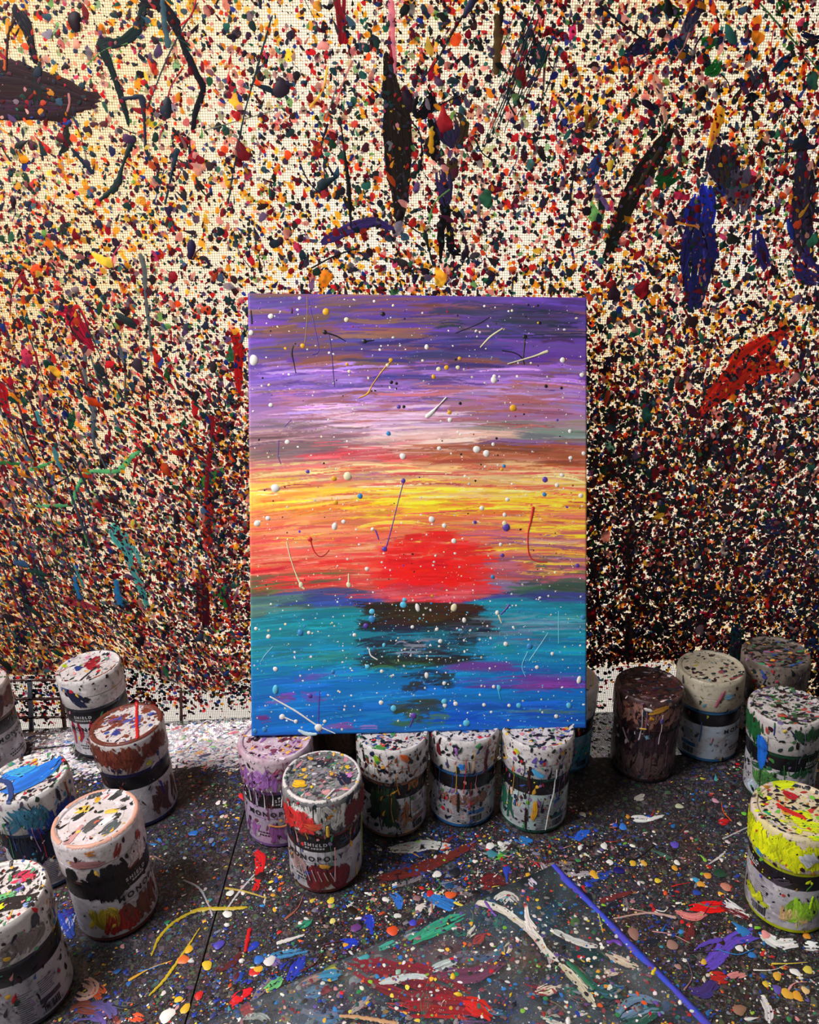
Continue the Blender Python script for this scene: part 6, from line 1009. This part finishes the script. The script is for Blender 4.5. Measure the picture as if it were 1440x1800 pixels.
AM = [((214, 206, 196), [(834, 1584, 12), (850, 1588, 14), (880, 1598, 12), (906, 1616, 10), (936, 1640, 14), (956, 1668, 10), (980, 1690, 5)], .0008), ((226, 220, 214), [(924, 1590, 4), (928, 1614, 5), (936, 1634, 22), (942, 1640, 14)], .002), ((206, 206, 200), [(972, 1634, 10), (1000, 1650, 10), (1030, 1660, 12), (1054, 1664, 6)], .001), ((206, 190, 170), [(1070, 1676, 10), (1094, 1690, 20), (1118, 1698, 12)], .0016), ((206, 186, 170), [(1066, 1712, 12), (1086, 1706, 10)], .0014), ((110, 64, 170), [(1066, 1656, 6), (1086, 1656, 9), (1094, 1664, 6)], .0012), ((110, 70, 160), [(852, 1584, 5), (866, 1604, 5), (874, 1612, 3)], .0012),
      ((50, 150, 120), [(726, 1652, 16), (760, 1636, 24), (790, 1622, 26), (812, 1612, 18)], .0006), ((60, 150, 130), [(670, 1668, 12), (700, 1656, 16)], .0006), ((30, 62, 66), [(1010, 1676, 20), (1040, 1680, 34), (1060, 1686, 20)], .0006), ((40, 84, 80), [(1040, 1716, 30), (1060, 1736, 40), (1090, 1746, 26)], .0006), ((110, 140, 170), [(1090, 1782, 26), (1116, 1764, 40), (1150, 1766, 26)], .0008), ((36, 84, 76), [(1092, 1798, 20), (1130, 1788, 24), (1160, 1770, 12)], .0008), ((40, 110, 80), [(996, 1690, 8), (1020, 1712, 10), (1046, 1740, 10)], .0008), ((206, 196, 170), [(986, 1696, 8), (1010, 1720, 14), (1032, 1748, 16), (1044, 1764, 8)], .0008),
      ((116, 38, 48), [(620, 1700, 30), (680, 1716, 60), (760, 1736, 66), (820, 1756, 40)], .0004), ((130, 34, 44), [(640, 1690, 20), (650, 1700, 26)], .0006), ((150, 32, 40), [(720, 1768, 40), (780, 1764, 50), (840, 1776, 40)], .0005), ((200, 36, 30), [(822, 1764, 20), (838, 1770, 40), (856, 1784, 24)], .0012), ((104, 60, 84), [(760, 1712, 26), (830, 1716, 30), (880, 1690, 20)], .0004), ((226, 190, 40), [(796, 1711, 3), (797, 1722, 18)], .002), ((226, 190, 40), [(806, 1744, 12), (805, 1752, 16)], .002), ((220, 180, 40), [(644, 1762, 14), (648, 1766, 16)], .002), ((200, 210, 210), [(668, 1728, 8), (690, 1724, 12), (720, 1718, 10), (750, 1718, 6)], .0014), ((180, 196, 196), [(762, 1704, 14), (784, 1694, 18), (800, 1688, 10)], .001), ((150, 190, 170), [(696, 1706, 10), (704, 1712, 12)], .001),
      ((196, 150, 110), [(596, 1786, 6), (640, 1790, 8), (700, 1800, 8)], .001), ((60, 130, 170), [(560, 1716, 12), (584, 1714, 20), (600, 1712, 10)], .0008), ((70, 160, 170), [(630, 1686, 8), (650, 1680, 10)], .001), ((30, 30, 36), [(900, 1764, 16), (908, 1768, 16)], .001), ((24, 26, 30), [(988, 1664, 14), (994, 1668, 14)], .001), ((140, 200, 130), [(976, 1700, 12), (980, 1702, 10)], .0014), ((236, 230, 228), [(994, 1794, 18), (1004, 1796, 18)], .002), ((236, 232, 230), [(1192, 1762, 14), (1200, 1764, 14)], .002), ((226, 200, 50), [(1146, 1714, 8), (1152, 1704, 5), (1156, 1698, 3)], .0016), ((110, 70, 170), [(1156, 1782, 9), (1164, 1784, 9)], .0014), ((222, 180, 40), [(896, 1748, 12), (900, 1750, 12)], .0016), ((200, 196, 190), [(878, 1584, 20), (894, 1574, 20), (906, 1584, 14)], .0008), ((226, 222, 216), [(906, 1648, 5), (914, 1654, 6)], .0014), ((190, 180, 60), [(1052, 1606, 2), (1060, 1640, 2)], .0008), ((200, 190, 210), [(930, 1546, 14), (940, 1556, 14)], .0008)]
for col, pts, h in AM:
    w = []
    for x, y, wd in pts:
        P = on_z(x, y, TZ + TH); u, v = apx(x, y); w.append((max(u, .002), max(v, .004), wd * pxm(P)))
    wm = max(p[2] for p in pts)
    if wm >= 12 and math.dist(pts[0][:2], pts[-1][:2]) > 12: brush('paint_mark', w, col, acr_map, h * .18, 0.0003, PAINT, acr, 1, gk, max(3.0, wm / 8) * pxm(on_z(*pts[0][:2])), 0.5, 2.4, .14, lim=lambda q: np.maximum(q, [[.001, .004]]))
    else: stroke('paint_mark', w, col, acr_map, h, 0.0003, PAINT, acr, 1, .35, gk)
for k in range(70):
    u0, v0 = S1 * gk.uniform(.08, .75), S2 * gk.uniform(.08, .9); a = gk.uniform(-.6, .6) + (.4 if k % 2 else -.5); L = gk.uniform(.006, .030)
    pal = [(46, 110, 96), (120, 44, 54), (150, 60, 60), (190, 186, 180), (90, 70, 110), (50, 60, 70), (60, 110, 140), (160, 150, 150), (110, 90, 90), (206, 190, 170)]
    p = [(u0, v0, .004), (u0 + L * .5 * math.cos(a), v0 + L * .5 * math.sin(a), gk.uniform(.006, .016)), (u0 + L * math.cos(a), v0 + L * math.sin(a), .004)]
    brush('paint_smear', p, pal[gk.integers(len(pal))], acr_map, .0002, .0002, PAINT, acr, 1, gk, .0013, .6, 1.2, .15, lim=lambda q: np.clip(q, [[.002, .006]], [[S1 - .002, S2 - .002]]))
n = 9500; u = S1 * gk.uniform(0.01, 1, n); v = S2 * gk.uniform(0.02, 1, n); r = .0003 + .0024 * gk.uniform(0, 1, n) ** 3.6
AP = TC + [(5, (140, 60, 70)), (2, (60, 110, 100)), (5, (52, 50, 58)), (4, (130, 122, 122)), (3, (96, 80, 84)), (3, (44, 80, 84))]
tag(build_splats('splatter', np.stack([u, v], 1), r, 1 + gk.exponential(.3, n), gk.uniform(0, 6, n), pick(AP, n, gk), acr_map, r * .25, gk.uniform(.0003, .0008, n), PAINT, acr, 8, False, None, gk), kind='stuff')
